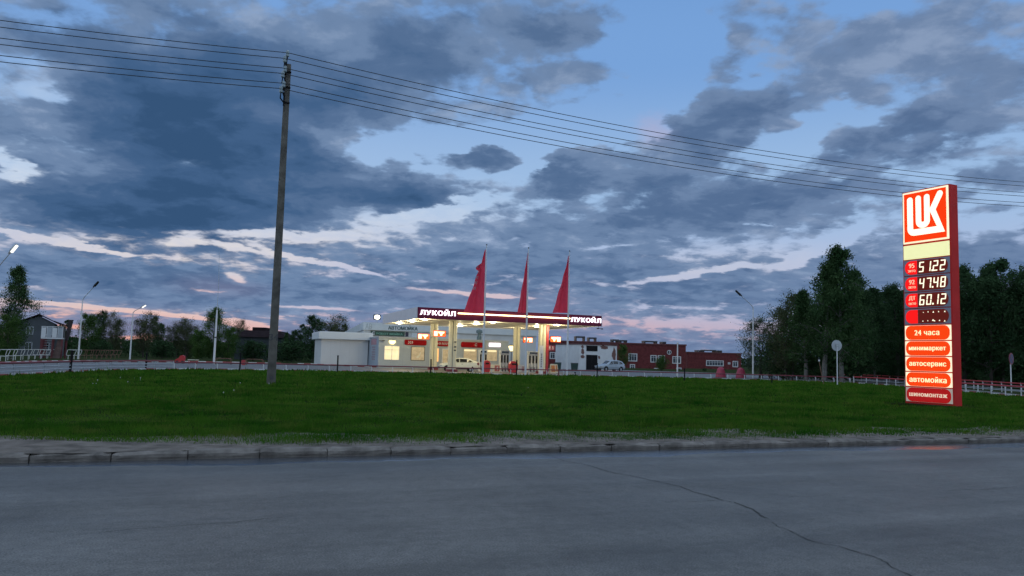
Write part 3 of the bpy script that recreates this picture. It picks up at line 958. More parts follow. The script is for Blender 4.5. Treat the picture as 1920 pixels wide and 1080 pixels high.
# car wash behind
cw_o = Vector((-20.6, 110, 0))
cw = thing('car_wash', 'white car wash hall behind the shop with lettered parapet and green sign', 'building', cw_o, TH)
white_clad = P('white_cladding', (.56, .60, .60), .5, .08, .6)
g = MB(); g.box(.1, 26, .1, 19, 0, 4.95); g.build('wall', P('pale_wall', (.55, .56, .54), .6, .08, .6), cw)
# parapet band and its falling left return
g = MB(); g.box(0, 26.1, -.15, .1, 4.95, 6.0)
g.add([(0, .1, 4.95), (0, 19, 4.0), (0, 19, 5.0), (0, .1, 6.0), (.25, .1, 4.95), (.25, 19, 4.0), (.25, 19, 5.0), (.25, .1, 6.0)], [(0, 3, 2, 1), (4, 5, 6, 7), (0, 1, 5, 4), (1, 2, 6, 5), (2, 3, 7, 6)])
g.build('parapet', white_clad, cw)
g = MB(); g.text('Автомойка'.upper(), 5.6, -.17, 5.42, width=4.2, height=.66, fat=.03, th=.012); g.build('lettering', P('teal_letters', (.03, .075, .085), .5), cw)
g = MB(); g.text('АВ', .75, -.17, 5.45, width=.9, height=.75, th=.012); g.build('corner_lettering', P('grey_letters', (.34, .38, .38), .5), cw)
g = MB(); g.box(1.1, 5.9, -.05, .1, 4.2, 4.85); gs = g.build('green_sign', P('green_sign_face', (.018, .065, .045), .5), cw)
g = MB(); g.text('РОБОТ МОЙКА', 3.75, -.066, 4.52, width=3.7, height=.38, fat=.02, th=.012); g.build('lettering', P('green_letters', (.15, .36, .26), .5), gs)
g = MB(); g.tube([(1.5 + .2 * math.cos(R(a)), -.07, 4.52 + .2 * math.sin(R(a))) for a in range(40, 325, 20)], .05, 6); g.box(1.36, 1.6, -.1, -.055, 4.49, 4.55); g.build('arrow_emblem', M['white_paint'], gs)
g = MB(); g.box(6.05, 6.45, -.03, .1, 4.2, 4.85); g.build('navy_board', P('navy_board_face', (.02, .02, .05), .5), cw)
g = MB(); g.box(6.9, 14, -.04, .09, 4.1, 4.8); g.build('pale_band', white_clad, cw)
t = thing('roof_floodlight', 'bright floodlight on a short pole above the car wash parapet', 'floodlight', cw_o + SU * 2.0 + SV * .6 + Vector((0, 0, 4.95)), TH)
g = MB(); g.tube([(0, 0, 0), (0, 0, 1.7)], .05, 8); g.build('pole', M['galv'], t)
g = MB(); g.box(-.5, .5, -.05, .25, 1.5, 2.2, ch=.1); g.build('housing', M['dark'], t)
g = MB(); g.slab(pill(0, 1.85, .7, .5, r=.24), -.12, -.06); g.build('lens', P('flood_lens', (.9, .9, .8), .3, emit=(1, .95, .72), es=14), t)
t = thing('roof_camera', 'dark roof camera standing on the low rear edge of the car wash', 'camera', D(666, 632, 126), TH)
g = MB(); g.tube([(0, 0, -.6), (0, 0, .3)], .12, 8); g.lathe([(.1, .3), (.26, .35), (.28, .6), (.15, .75), (.3, .8), (.2, 1.05)], 10); g.build('camera_body', M['dark'], t)

# plain white utility shed
sh_o = Vector((-23.9, 100, 0))
sd_ = thing('utility_shed', 'plain white windowless shed with thick flat roof left of the shop', 'shed', sh_o, TH)
wc = P('white_shed_panels', (.60, .60, .58), .5, .05, .5)
g = MB(); g.box(0, 5.9, 0, 8, 0, 3.35)
for k in range(1, 5): g.box(k * 1.18, k * 1.18 + .012, -.004, 0, .1, 3.3, 1)
g.build('wall', [wc, P('shed_seam', (.42, .42, .41), .6)], sd_)
g = MB(); g.prism([(-.4, -.5), (6.4, -.5), (6.4, 8.4), (-.4, 8.4)], 3.35, 4.2); g.box(-.3, 6.3, -.4, 8.3, 4.2, 4.28); g.build('roof', P('shed_roof', (.60, .63, .63), .5, .05, .5), sd_)
g = MB(); g.tube([(6.08, -.25, 0), (6.08, -.25, 3.35)], .06, 8); g.build('downpipe', M['white_paint'], sd_)
g = MB()
for k in range(4): g.add([(6.16, -.2, .9 + k * .42), (6.5, -.2, 1.1 + k * .42), (6.5, -.2, 1.3 + k * .42), (6.16, -.2, 1.1 + k * .42)], [(0, 1, 2, 3)])
g.box(6.14, 6.52, -.19, -.1, 0, 3.3, 1); g.build('striped_post', [M['black'], M['white_paint']], sd_)

# pumps
def fuel_pump(name, label, loc, w=1.05):
    t = thing(name, label, 'fuel pump', loc, TH, 'fuel pumps under the canopy')
    g = MB(); g.box(-w / 2, w / 2, 0, .55, 0, .95, ch=.04); g.box(-w / 2, w / 2, .12, .55, .95, 2.35, ch=.04); g.build('cabinet', M['white_paint'], t)
    g = MB(); g.box(-w / 2 - .02, w / 2 + .02, -.02, .57, 2.0, 2.4, ch=.05); h = g.build('head', P('pump_head', (.5, .52, .54), .4), t)
    g = MB(); g.box(-w / 2 + .1, w / 2 - .1, -.03, -.022, 2.08, 2.32); g.build('display', M['glass_dark'], h)
    n = 3
    for k in range(n):
        x = -w / 2 + w * (k + .5) / n
        g = MB(); g.box(x - .085, x + .085, .06, .118, 1.05, 1.9); g.build('nozzle_slot', M['black'], t)
        g = MB(); g.tube([(x, .02, 1.7), (x + .02, -.06, 1.45), (x - .03, -.1, 1.1), (x - .06, -.12, .6), (x, -.12, .15), (x + .1, -.05, .1), (x + .12, -.03, .6)], .035, 6); g.build('hose', M['rubber'], t)
    return t


def pump_at(x, depth):
    p = D(x, 690, depth); return Vector((p.x, p.y, .004))


isl = P('island_kerb', (.30, .29, .27), .8)
fuel_pump('fuel_pump', 'white three-hose fuel pump beside planter box number 4', pump_at(946.5, 88))
fuel_pump('fuel_pump', 'white three-hose fuel pump left of the tall information pillar', pump_at(1000, 90), 1.2)
fuel_pump('fuel_pump', 'white fuel pump half hidden behind the left flag pole', pump_at(906, 89), .9)
t = thing('planter_box', 'pale planter box with red number 4 plate in front of the pump', 'planter', pump_at(927, 85.5), TH, 'planter boxes by the pumps')
g = MB(); g.box(-.85, .62, 0, .5, .0, .82, ch=.05); g.build('box', M['cream'], t)
g = MB(); g.box(.02, .58, -.03, -.002, .12, .74); pl4 = g.build('number_plate', P('faded_red_plate', (.40, .12, .11), .5), t)
g = MB(); g.text('4', .3, -.045, .43, height=.42, bold=.03, th=.012); g.build('number', M['white_paint'], pl4)
t = thing('planter_box', 'pale grey planter box beside the rear right canopy column', 'planter', pump_at(976, 87.5), TH, 'planter boxes by the pumps')
g = MB(); g.box(-.7, .8, 0, .5, .0, .86, ch=.05); g.build('box', M['white_paint'], t)
g = MB(); g.box(.15, .45, -.03, -.002, .16, .7); g.build('pink_plate', P('pink_plate_face', (.45, .30, .32), .5), t)


def litter_bin(label, loc):
    t = thing('litter_bin', label, 'bin', loc, TH, 'red bins by the pumps')
    g = MB(); g.slab([(-.28, .06), (.28, .06), (.36, .5), (.36, .95), (.24, 1.18), (.0, 1.27), (-.24, 1.18), (-.36, .95), (-.36, .5)], -.28, .28); g.build('body', P('bin_red', (.42, .018, .02), .35, .1), t)
    g = MB(); g.box(-.2, .2, -.30, -.282, .86, 1.02); g.build('slot', M['black'], t)
    g = MB(); g.box(-.25, .25, -.22, .22, 0, .06); g.build('foot', M['dark'], t)
    return t


litter_bin('domed red bin beside planter box number 4', pump_at(912, 83))
litter_bin('broad domed red bin below the yellow lantern', pump_at(962, 84.5)).scale = (1.25, 1, 1)
t = thing('information_pillar', 'tall narrow white pillar with small vertical marks at the red column', 'pillar', pump_at(1014, 84.4), TH)
g = MB(); g.box(-.22, .22, -.1, .1, 0, 3.0); g.build('panel', M['white_paint'], t)
g = MB()
for k in range(8): g.box(-.07, .07, -.112, -.102, .7 + k * .19, .8 + k * .19)
g.build('marks', M['dark'], t)
t = thing('pump_number_sign', 'small maroon board with white number 6 right of the red column', 'sign', D(1030, 651.5, 86.5), TH)
g = MB(); g.box(-.65, .65, 0, .06, -.32, .32); g.build('board', P('maroon_board', (.20, .03, .06), .5), t)
g = MB(); g.box(-.62, .2, -.012, -.002, -.26, -.23); g.box(-.62, .2, -.012, -.002, .22, .25); g.text('6', .42, -.014, 0, height=.42, bold=.02, th=.01)
for k in range(3): g.box(-.55 + .25 * k, -.36 + .25 * k, -.012, -.002, -.12, .14 - .1 * (k % 2))
g.build('number', P('pink_white', (.55, .45, .48), .5), t)
g = MB(); g.tube([(-.7, .03, -2.75), (-.7, .03, .32)], .03, 6); g.build('post', M['galv'], t)
for i, (x, lab) in enumerate(((1038, 'orange-faced A-board on the forecourt right of the canopy'), (1043, 'cream-edged A-board standing behind the orange one'))):
    t = thing('a_board', lab, 'a-board', pump_at(x, 90 + 3 * i), TH + .2 * i, 'boards on the forecourt')
    g = MB()
    g.add([(-.35, 0, 0), (.35, 0, 0), (.32, .25, 1.0), (-.32, .25, 1.0), (-.35, .03, 0), (.35, .03, 0), (.32, .28, 1.0), (-.32, .28, 1.0)], [(0, 1, 2, 3), (7, 6, 5, 4), (0, 4, 5, 1), (2, 6, 7, 3), (1, 5, 6, 2), (0, 3, 7, 4)])
    g.add([(-.35, .56, 0), (.35, .56, 0), (.32, .31, 1.0), (-.32, .31, 1.0), (-.35, .53, 0), (.35, .53, 0), (.32, .285, 1.0), (-.32, .285, 1.0)], [(3, 2, 1, 0), (4, 5, 6, 7)])
    g.build('frame', M['cream'], t)
    g = MB(); g.add([(-.25, .02, .15), (.25, .02, .15), (.23, .2, .88), (-.23, .2, .88)], [(0, 1, 2, 3)]); f = g.build('poster', P('poster_orange', (.45, .16, .04), .5, .5, 5), t); f.location = (0, -.012, 0)

# yellow lantern on a thin post
t = thing('lantern_post', 'yellow glowing lantern on a thin post behind the pumps', 'street lamp', pump_at(958, 96), 0)
g = MB(); g.tube([(0, 0, 0), (0, 0, 2.45)], [.06, .045], 8); g.build('post', M['dark'], t)
g = MB(); g.lathe([(.12, 2.42), (.18, 2.5), (.34, 2.85), (.36, 3.0), (.2, 3.06)], 12); g.build('globe', M['lamp_warm'], t)
g = MB(); g.lathe([(.38, 3.07), (.3, 3.14), (.05, 3.2)], 12); g.build('cap', M['black'], t)

# ------------------------------------------------------------------ cars (facing -x)
def car(name, label, loc, rz, paint, low, cabin, glassw, wheel_r, wheels_x, hw):
    t = thing(name, label, 'car', loc, rz)
    g = MB(); rings = []
    for x, z0, z1, w in low:
        rings.append([(x, -w * .88, z0), (x, -w, z0 + .12), (x, -w * 1.01, (z0 + z1) / 2 + .05), (x, -w * .95, z1 - .03), (x, -w * .82, z1), (x, 0, z1 + .035), (x, w * .82, z1), (x, w * .95, z1 - .03), (x, w * 1.01, (z0 + z1) / 2 + .05), (x, w, z0 + .12), (x, w * .88, z0)])
    g.loft(rings)
    rings = []
    for x, zb, zt, wb, wt in cabin:
        rings.append([(x, -wb, zb), (x, -wt, zt - .03), (x, -wt * .86, zt), (x, 0, zt + .025), (x, wt * .86, zt), (x, wt, zt - .03), (x, wb, zb)])
    g.loft(rings)
    body = g.build('body', paint, t, smooth=False)

    def at(x, k, side, off=.012):
        for a, b in zip(cabin[:-1], cabin[1:]):
            if a[0] <= x <= b[0]:
                q = (x - a[0]) / (b[0] - a[0]); s = [a[i] + (b[i] - a[i]) * q for i in range(5)]
                return (x, side * (s[3] + (s[4] - s[3]) * k + off), s[1] + (s[2] - .03 - s[1]) * k)
    for side in (-1, 1):
        for pts in glassw:
            g = MB(); v = [at(x, k, side) for x, k in pts]
            g.add(v, [tuple(range(len(v))) if side < 0 else tuple(range(len(v)))[::-1]]); g.build('side_window', M['glass_dark'], t)
    # windscreen and rear glass
    for i0, i1, nm, lift in ((0, 1, 'windscreen', 1), (len(cabin) - 2, len(cabin) - 1, 'rear_window', -1)):
        a, b = cabin[i0], cabin[i1]
        def pt(q, s):
            x = a[0] + (b[0] - a[0]) * q; wt = (a[4] + (b[4] - a[4]) * q) * .9; zt = a[2] + (b[2] - a[2]) * q
            return (x - .012 * lift, s * wt * .86, zt + .02)
        q0, q1 = (.14, .94) if i0 == 0 else (.08, .8)
        g = MB(); g.add([pt(q0, -1), pt(q1, -1), (pt(q1, 1)[0], 0, pt(q1, 1)[2] + .026), (pt(q0, 1)[0], 0, pt(q0, 1)[2] + .026), pt(q1, 1), pt(q0, 1)], [(0, 1, 2, 3), (3, 2, 4, 5)]); g.build(nm, M['glass_dark'], t)
    for x in wheels_x:
        for s in (-1, 1):
            g = MB(); n = 20
            y0, y1 = s * (hw - .17), s * (hw + .015)
            prof = [(wheel_r * .66, y1), (wheel_r * .93, y1), (wheel_r, y1 - s * .04), (wheel_r, y0 + s * .03), (wheel_r * .6, y0)]
            v = [(x + r * math.cos(2 * math.pi * k / n), y, wheel_r + r * math.sin(2 * math.pi * k / n)) for r, y in prof for k in range(n)]
            f = [(i * n + k, i * n + (k + 1) % n, (i + 1) * n + (k + 1) % n, (i + 1) * n + k) for i in range(len(prof) - 1) for k in range(n)]
            g.add(v, f); wl = g.build('wheel', M['rubber'], t)
            g = MB(); prof = [(.03, y1 + s * .005), (wheel_r * .3, y1 + s * .01), (wheel_r * .64, y1 - s * .02), (wheel_r * .68, y1 + s * .004)]
            v = [(x + r * math.cos(2 * math.pi * k / n), y, wheel_r + r * math.sin(2 * math.pi * k / n)) for r, y in prof for k in range(n)]
            f = [(i * n + k, i * n + (k + 1) % n, (i + 1) * n + (k + 1) % n, (i + 1) * n + k) for i in range(len(prof) - 1) for k in range(n)] + [tuple(range(n))]
            g.add(v, f); g.build('rim', M['galv'], wl)
            # dark wheel arch, a hair proud of the flank
            g = MB(); ra = wheel_r * 1.17; y = s * (hw * 1.012 + .004)
            pts = [(x + ra * math.cos(R(a)), y, wheel_r + ra * math.sin(R(a))) for a in range(-20, 201, 11)]
            g.add(pts, [tuple(range(len(pts)))]); g.build('wheel_arch', M['black'], t)
    xf, xr = low[0][0], low[-1][0]; zf = low[1][2]
    for s in (-1, 1):
        g = MB(); g.box(xf - .02, xf + .3, s * hw * .98 - (.36 if s > 0 else .0), s * hw * .98 + (.0 if s > 0 else .36), zf - .17, zf - .04, ch=.03); g.build('headlight', P('lamp_glass', (.45, .46, .48), .2), t)
        g = MB(); g.box(xr - .2, xr + .02, s * hw * .97 - (.3 if s > 0 else 0), s * hw * .97 + (0 if s > 0 else .3), low[-2][2] - .3, low[-2][2] - .05, ch=.03); g.build('tail_light', M['dark_red'], t)
        g = MB(); g.box(cabin[1][0] - .28, cabin[1][0] - .1, s * (hw + .02) - (0 if s > 0 else .16), s * (hw + .02) + (.16 if s > 0 else 0), cabin[0][1] + .03, cabin[0][1] + .15, ch=.03); g.build('mirror', paint, t)
        g = MB()
        for x in (cabin[2][0] + .12, ): g.box(x, x + .16, s * hw * 1.02 - .012, s * hw * 1.02 + .012, low[4][2] - .18, low[4][2] - .14)
        g.build('door_handle', M['dark'], t)
    for x0, x1, nm in ((xf - .06, xf + .06, 'front_bumper'), (xr - .06, xr + .06, 'rear_bumper')):
        g = MB(); g.box(x0, x1, -hw * .9, hw * .9, .33, .5, ch=.04); g.build(nm, M['dark'], t)
    g = MB(); g.box(-1.0, .9, -hw * 1.015, -hw * .99, .24, .34); g.box(-1.0, .9, hw * .99, hw * 1.015, .24, .34); g.build('sill', M['dark'], t)
    return t


white_car = P('cream_white_paint', (.74, .75, .60), .25, .03, 1, spec=.6)
car('parked_car', 'cream white five-door hatchback standing at the pumps behind the column', tuple(pump_at(860, 85.0)), R(8), white_car,
    [(-2.12, .36, .60, .60), (-2.02, .27, .72, .76), (-1.6, .23, .82, .81), (-.95, .22, .92, .83), (0, .22, .95, .84), (1.0, .22, .98, .84), (1.7, .25, 1.02, .82), (2.0, .30, 1.03, .77), (2.1, .38, .8, .70)],
    [(-1.05, .90, .93, .74, .66), (-.38, .93, 1.37, .79, .60), (.1, .95, 1.43, .79, .60), (.85, .97, 1.41, .79, .59), (1.3, .99, 1.28, .77, .56), (1.98, 1.0, 1.05, .70, .60)],
    [[(-.72, .12), (-.02, .08), (-.02, .9), (-.30, .9)], [(.06, .08), (.80, .08), (.80, .88), (.06, .9)], [(.88, .1), (1.45, .12), (1.12, .84), (.88, .88)]], .30, (-1.28, 1.2), .82)
car('parked_car', 'silver estate car parked in front of the peeling garage', tuple(pump_at(1144, 119)), R(30), P('silver_paint', (.34, .40, .46), .3, .04, 1, metal=.3, spec=.6),
    [(-2.25, .42, .68, .64), (-2.12, .32, .82, .82), (-1.6, .27, .95, .88), (-.95, .25, 1.03, .90), (0, .25, 1.05, .90), (1.1, .25, 1.06, .90), (1.8, .3, 1.08, .88), (2.15, .36, 1.08, .84), (2.26, .46, .9, .76)],
    [(-1.15, 1.0, 1.04, .82, .72), (-.4, 1.03, 1.58, .85, .66), (.2, 1.04, 1.66, .85, .66), (1.2, 1.05, 1.64, .85, .65), (1.75, 1.06, 1.52, .83, .62), (2.2, 1.06, 1.1, .78, .66)],
    [[(-.8, .1), (-.08, .08), (-.08, .9), (-.34, .9)], [(0, .08), (.9, .08), (.9, .88), (0, .9)], [(1.0, .08), (1.85, .12), (1.6, .8), (1.0, .88)]], .35, (-1.4, 1.35), .89)

# ------------------------------------------------------------------ flags
flag_cloth = P('red_flag_cloth', (.66, .042, .082), .7, .15, 2)
flag_m2 = bpy.data.materials[flag_cloth.name]
t_ = flag_m2.node_tree; bs = [q for q in t_.nodes if q.type == 'BSDF_PRINCIPLED'][0]
tr = t_.nodes.new('ShaderNodeBsdfTranslucent'); tr.inputs[0].default_value = (.85, .06, .12, 1)
mx = t_.nodes.new('ShaderNodeMixShader'); mx.inputs[0].default_value = .35
out_ = [q for q in t_.nodes if q.type == 'OUTPUT_MATERIAL'][0]
t_.links.new(bs.outputs[0], mx.inputs[1]); t_.links.new(tr.outputs[0], mx.inputs[2]); t_.links.new(mx.outputs[0], out_.inputs[0])
flag_w = P('flag_print', (.5, .35, .38), .7)


def banner(label, x, depth, ytop, wb, kink, seed):
    p = D(x, 703, depth); base = Vector((p.x, p.y, .09))
    hz = 671 + .028 * (x - 960)
    top = (hz - ytop) * depth / F_PX + 1.6 - .09
    zb = (hz - 587) * depth / F_PX + 1.6 - .09
    t = thing('flag_pole', label, 'flag', base, 0, 'red banner flags before the canopy')
    g = MB(); g.tube([(0, 0, 0), (0, 0, zb), (0, 0, top)], [.085, .075, .035], 10); g.build('pole', M['white_paint'], t)
    g = MB(); g.lathe([(.03, top), (.06, top + .03), (.05, top + .1), (.01, top + .13)], 8); g.build('finial', M['dark'], t)
    g = MB(); nz, ns = 44, 16; r = random.Random(seed); V = []
    zt = top - .35
    ph = r.uniform(0, 6)
    for i in range(nz + 1):
        q = i / nz; z = zt + (zb - zt) * q
        w = wb * (.06 + .94 * q ** 1.15) * (1 + .10 * math.sin(q * 17 + ph) * (1 - q))
        if kink and .18 < q < .32: w *= 1 + .9 * math.sin((q - .18) / .14 * math.pi)
        for j in range(ns + 1):
            s = j / ns
            fold = math.sin(s * 9 + q * 2.2 + ph) * .22 * (.35 + q) * s + math.sin(s * 17 + 3 * q + ph) * .045 * s
            V.append((-.075 - s * w, fold + .1 * s * q - .05, z - .22 * s * s * (1 - q) - .05 * s * math.sin(q * 9)))
    f = [(i * (ns + 1) + j, i * (ns + 1) + j + 1, (i + 1) * (ns + 1) + j + 1, (i + 1) * (ns + 1) + j) for i in range(nz) for j in range(ns)]
    g.add(V, f); c = g.build('flag', flag_cloth, t, smooth=True)
    # crumpled white lettering along the free edge
    g = MB()
    for i in range(10, 30, 4):
        for j in (12, 14):
            a, b, cc, d2 = (V[(i + di) * (ns + 1) + j + dj] for di, dj in ((0, 0), (0, 1), (2, 1), (2, 0)))
            o_ = lambda p_: (p_[0], p_[1] - .012, p_[2])
            g.add([o_(a), o_(b), o_(cc), o_(d2)], [(3, 2, 1, 0)])
    if kink: g.build('flag_print', flag_w, c)
    return t


banner('left red banner flag, widest of the three, before the canopy', 905, 67.5, 459, 1.75, True, 1)
banner('middle red banner flag, hanging narrowest of the three', 985, 70, 465, .78, False, 5)
banner('right red banner flag before the canopy lettering', 1063, 72, 471, 1.36, False, 9)

# ------------------------------------------------------------------ price stele
SR = Vector((18.24, 32.6, .1)); SLv = Vector((17.28, 34.6, .1))
fv = (SR - SLv).normalized(); FW = (SR - SLv).length
s_rz = math.atan2(fv.y, fv.x)
st = thing('price_stele', 'tall illuminated red price stele with square emblem and fuel prices on the lawn', 'price sign', SLv, s_rz)
H = 9.26; Z0 = .02
steel_red = P('stele_red_side', (.56, .024, .022), .6, .1, 1.2, spec=.15)
g = MB(); g.box(-.07, FW + .005, .02, .6, .03, H + .05, ch=.06); g.box(.1, FW - .15, .12, .5, -.1, .03, 1); g.build('body', [steel_red, M['concrete']], st)
fz = lambda k: H - (H - .10) * k
glow_red = P('lit_red_face', (.25, .012, .006), .35, .03, 1, spec=0, emit=(1, .050, .004), es=.92)
glow_red2 = P('lit_orange_face', (.25, .015, .006), .35, .10, 1.4, spec=0, emit=(1, .062, .005), es=.9)
dim_red = P('dim_red_face', (.4, .02, .02), .35, .1, 1.4, spec=0, emit=(.75, .012, .012), es=.35)
glow_cream = P('lit_cream_face', (.9, .85, .65), .35, .03, 1, emit=(1, .84, .50), es=.82)
glow_white = P('lit_white_mark', (.9, .9, .75), .35, .03, 1, emit=(1, .91, .62), es=1.05)
glow_text = P('lit_cream_text', (.8, .7, .5), .5, .03, 1, emit=(1, .74, .34), es=1.05)
glow_yel = P('lit_pale_panel', (.8, .8, .5), .35, .05, 1.2, emit=(.92, .88, .36), es=.72)
grey_fr = P('grey_frame', (.26, .27, .33), .5, .1, 2)
maroon_led = P('led_window', (.10, .02, .015), .3, .1, 3, spec=0, emit=(.3, .03, .02), es=.25)
led = P('led_digits', (.9, .9, .7), .4, .02, 2, emit=(1, .92, .62), es=1.1)
tag_red = P('lit_tag_red', (.25, .01, .01), .35, .03, 1, spec=0, emit=(1, .010, .010), es=.95)
tag_txt = P('lit_tag_text', (.8, .4, .3), .35, .03, 1, emit=(1, .45, .25), es=.9)

# emblem panel
z1, z0 = fz(0), fz(.252)
g = MB(); g.box(.04, FW - .03, -.035, .018, z0 + .03, z1); lg = g.build('emblem_panel', glow_cream, st)
g = MB(); g.box(.115, FW - .105, -.05, -.037, z0 + .105, z1 - .075); g.build('emblem_field', glow_red, lg)
ex = lambda u: .04 + (FW - .07) * u
ez = lambda w: z0 + .03 + (z1 - z0 - .03) * w


def stroke(g, pts, w, y0, y1, round_ends=(True, True)):
    """a flat bar of even width along a line, with rounded ends"""
    P2 = [Vector(p) for p in pts]; n = len(P2); Lf = []; Rt = []
    for i in range(n):
        a = P2[max(i - 1, 0)]; b = P2[min(i + 1, n - 1)]
        d = (b - a).normalized(); nr = Vector((-d.y, d.x))
        Lf.append(P2[i] + nr * w / 2); Rt.append(P2[i] - nr * w / 2)
    for i in range(n - 1):
        g.slab([tuple(Rt[i]), tuple(Rt[i + 1]), tuple(Lf[i + 1]), tuple(Lf[i])], y0, y1)
    for c, d, fl in ((P2[0], P2[0] - P2[1], round_ends[0]), (P2[-1], P2[-1] - P2[-2], round_ends[1])):
        if fl:
            d = d.normalized(); nr = Vector((d.y, -d.x))
            g.slab([tuple(c + nr * (w / 2 * math.cos(R(t))) + d * (w / 2 * math.sin(R(t)))) for t in range(0, 181, 18)], y0, y1)


W_ = .125 * FW
g = MB()
pt = lambda u, w: (ex(u), ez(w))
arc = [pt(.175 + .085 - .085 * math.cos(R(a)), .20 + .08 - .08 * math.sin(R(a))) for a in range(0, 91, 15)]
stroke(g, [pt(.175, .835)] + arc + [pt(.74, .20)], W_, -.064, -.052, (True, False))
# slanting foot of the K closing the bar
g.slab([(pt(.74, .20)[0], pt(.74, .20)[1] - W_ / 2), (ex(.935), pt(.74, .20)[1] - W_ / 2), (ex(.742), ez(.585)), (ex(.61), ez(.585)), (ex(.765), pt(.74, .20)[1] + W_ / 2), (pt(.74, .20)[0], pt(.74, .20)[1] + W_ / 2)], -.0645, -.0525)
stroke(g, [pt(.665, .57), pt(.84, .865)], W_, -.066, -.054, (False, True))
g.slab([(ex(.61), ez(.585)), (ex(.742), ez(.585)), (ex(.735), ez(.61)), (ex(.62), ez(.61))], -.067, -.055)
uu = [pt(.365, .845)] + [pt(.46 - .095 * math.cos(R(a)), .40 - .075 * math.sin(R(a))) for a in range(0, 181, 15)] + [pt(.555, .845)]
stroke(g, uu, W_ * .95, -.064, -.052)
g.build('emblem_mark', glow_white, lg)
# pale panel
g = MB(); g.box(.04, FW - .03, -.03, .018, fz(.325), fz(.258)); g.build('pale_panel', glow_yel, st)

# seven-segment figures
SEG = {'0': 'abcdef', '1': 'bc', '2': 'abged', '3': 'abgcd', '4': 'fgbc', '5': 'afgcd', '6': 'afgedc', '7': 'abc', '8': 'abcdefg', '9': 'abcdfg'}


def digit(g, ch, x, z, w, h, t, y0, y1):
    sl = .12
    X_ = lambda a, b: (x + a + sl * (b - h / 2), z + b)
    sg = {'a': (0, h - t, w, h), 'd': (0, 0, w, t), 'g': (0, h / 2 - t / 2, w, h / 2 + t / 2), 'f': (0, h / 2, t, h), 'b': (w - t, h / 2, w, h), 'e': (0, 0, t, h / 2), 'c': (w - t, 0, w, h / 2)}
    for i, s in enumerate(SEG[ch]):
        a0, b0, a1, b1 = sg[s]; gp = .012
        if s in 'adg': a0 += gp; a1 -= gp
        else: b0 += gp; b1 -= gp
        e = .001 * (s in 'bcef')
        g.slab([X_(a0, b0), X_(a1, b0), X_(a1, b1), X_(a0, b1)], y0 - e, y1 - e)


rows = [(.330, .405, '95', '51.22'), (.408, .483, '92', '47.48'), (.486, .561, 'ДТ', '60.12'), (.564, .638, '', '')]
for a, b, fu, pr in rows:
    zt, zb = fz(a), fz(b); hh = zt - zb
    g = MB(); g.box(.04, FW - .03, -.02, .018, zb + .015, zt); rw = g.build('price_row', grey_fr, st)
    g = MB(); cx, cz = FW / 2, (zt + zb + .015) / 2
    body = pill(cx, cz, FW - .2, hh * .86, r=.28)
    xs = .12 + .56
    left = [(min(x, xs), z) for x, z in body]; right = [(max(x, xs + .02), z) for x, z in body]
    g.slab(left, -.034, -.022); tg = g.build('fuel_tag', tag_red, rw)
    g = MB(); g.slab(right, -.032, -.022); dw = g.build('price_window', maroon_led, rw)
    if fu:
        g = MB(); g.text(fu, .44, -.05, cz + .09, height=.2, fat=.012, th=.012); g.build('fuel_name', tag_txt, tg)
        g = MB(); g.text('ЭКТО', .44, -.05, cz - .14, width=.36, height=.10, fat=.008, th=.012); g.build('fuel_kind', tag_txt, tg)
        x = .80; dw_, dh, tk = .225, .44, .045
        for ch in pr:
            if ch == '.':
                g = MB(); g.slab([(x - .075, cz - dh / 2), (x - .01, cz - dh / 2), (x - .005, cz - dh / 2 + .07), (x - .07, cz - dh / 2 + .07)], -.05, -.036); g.build('decimal_point', led, dw)
                continue
            g = MB(); digit(g, ch, x, cz - dh / 2, dw_, dh, tk, -.05, -.036); g.build('price_figure', led, dw); x += dw_ + .105
    else:
        g = MB(); r = random.Random(3)
        for k in range(5):
            for q in (-.2, .17):
                x = .95 + k * .25 + r.uniform(-.04, .04); z = cz + q + r.uniform(-.02, .02); e = .016 + .02 * r.random()
                g.slab([(x - e, z - e * .7), (x + e, z - e), (x + e * .4, z + e)], -.045, -.034)
        g.slab([(1.36, cz - .2), (1.46, cz - .21), (1.41, cz - .13)], -.045, -.034)
        g.build('stray_leds', led, dw)
words_ = [(.642, .712, '24 часа', 1.15), (.716, .785, 'минимаркет', 1.72), (.789, .857, 'автосервис', 1.72), (.861, .928, 'автомойка', 1.72), (.932, 1.0, 'шиномонтаж', 1.76)]
cream_dim = P('dim_cream_face', (.5, .46, .4), .4, .05, 1, emit=(1, .70, .5), es=.18)
txt_dim = P('dim_text', (.7, .6, .5), .4, .05, 1, emit=(1, .72, .45), es=.55)
for i, (a, b, s, w) in enumerate(words_):
    zt, zb = fz(a), fz(b); cz = (zt + zb + .015) / 2; hh = zt - zb - .015
    last = i == 4
    g = MB(); g.box(.04, FW - .03, -.02, .018, zb + .015, zt); sp = g.build('service_panel', cream_dim if last else glow_cream, st)
    g = MB(); g.slab(pill(FW / 2 + .005, cz, FW - .16, hh * .97, r=.26), -.034, -.022); g.build('service_field', dim_red if last else glow_red2, sp)
    g = MB(); g.text(s, FW / 2, -.052, cz - (.03 if 'р' in s else 0), width=w, fat=.011, th=.016, space=1.08); g.build('lettering', txt_dim if last else glow_text, sp)

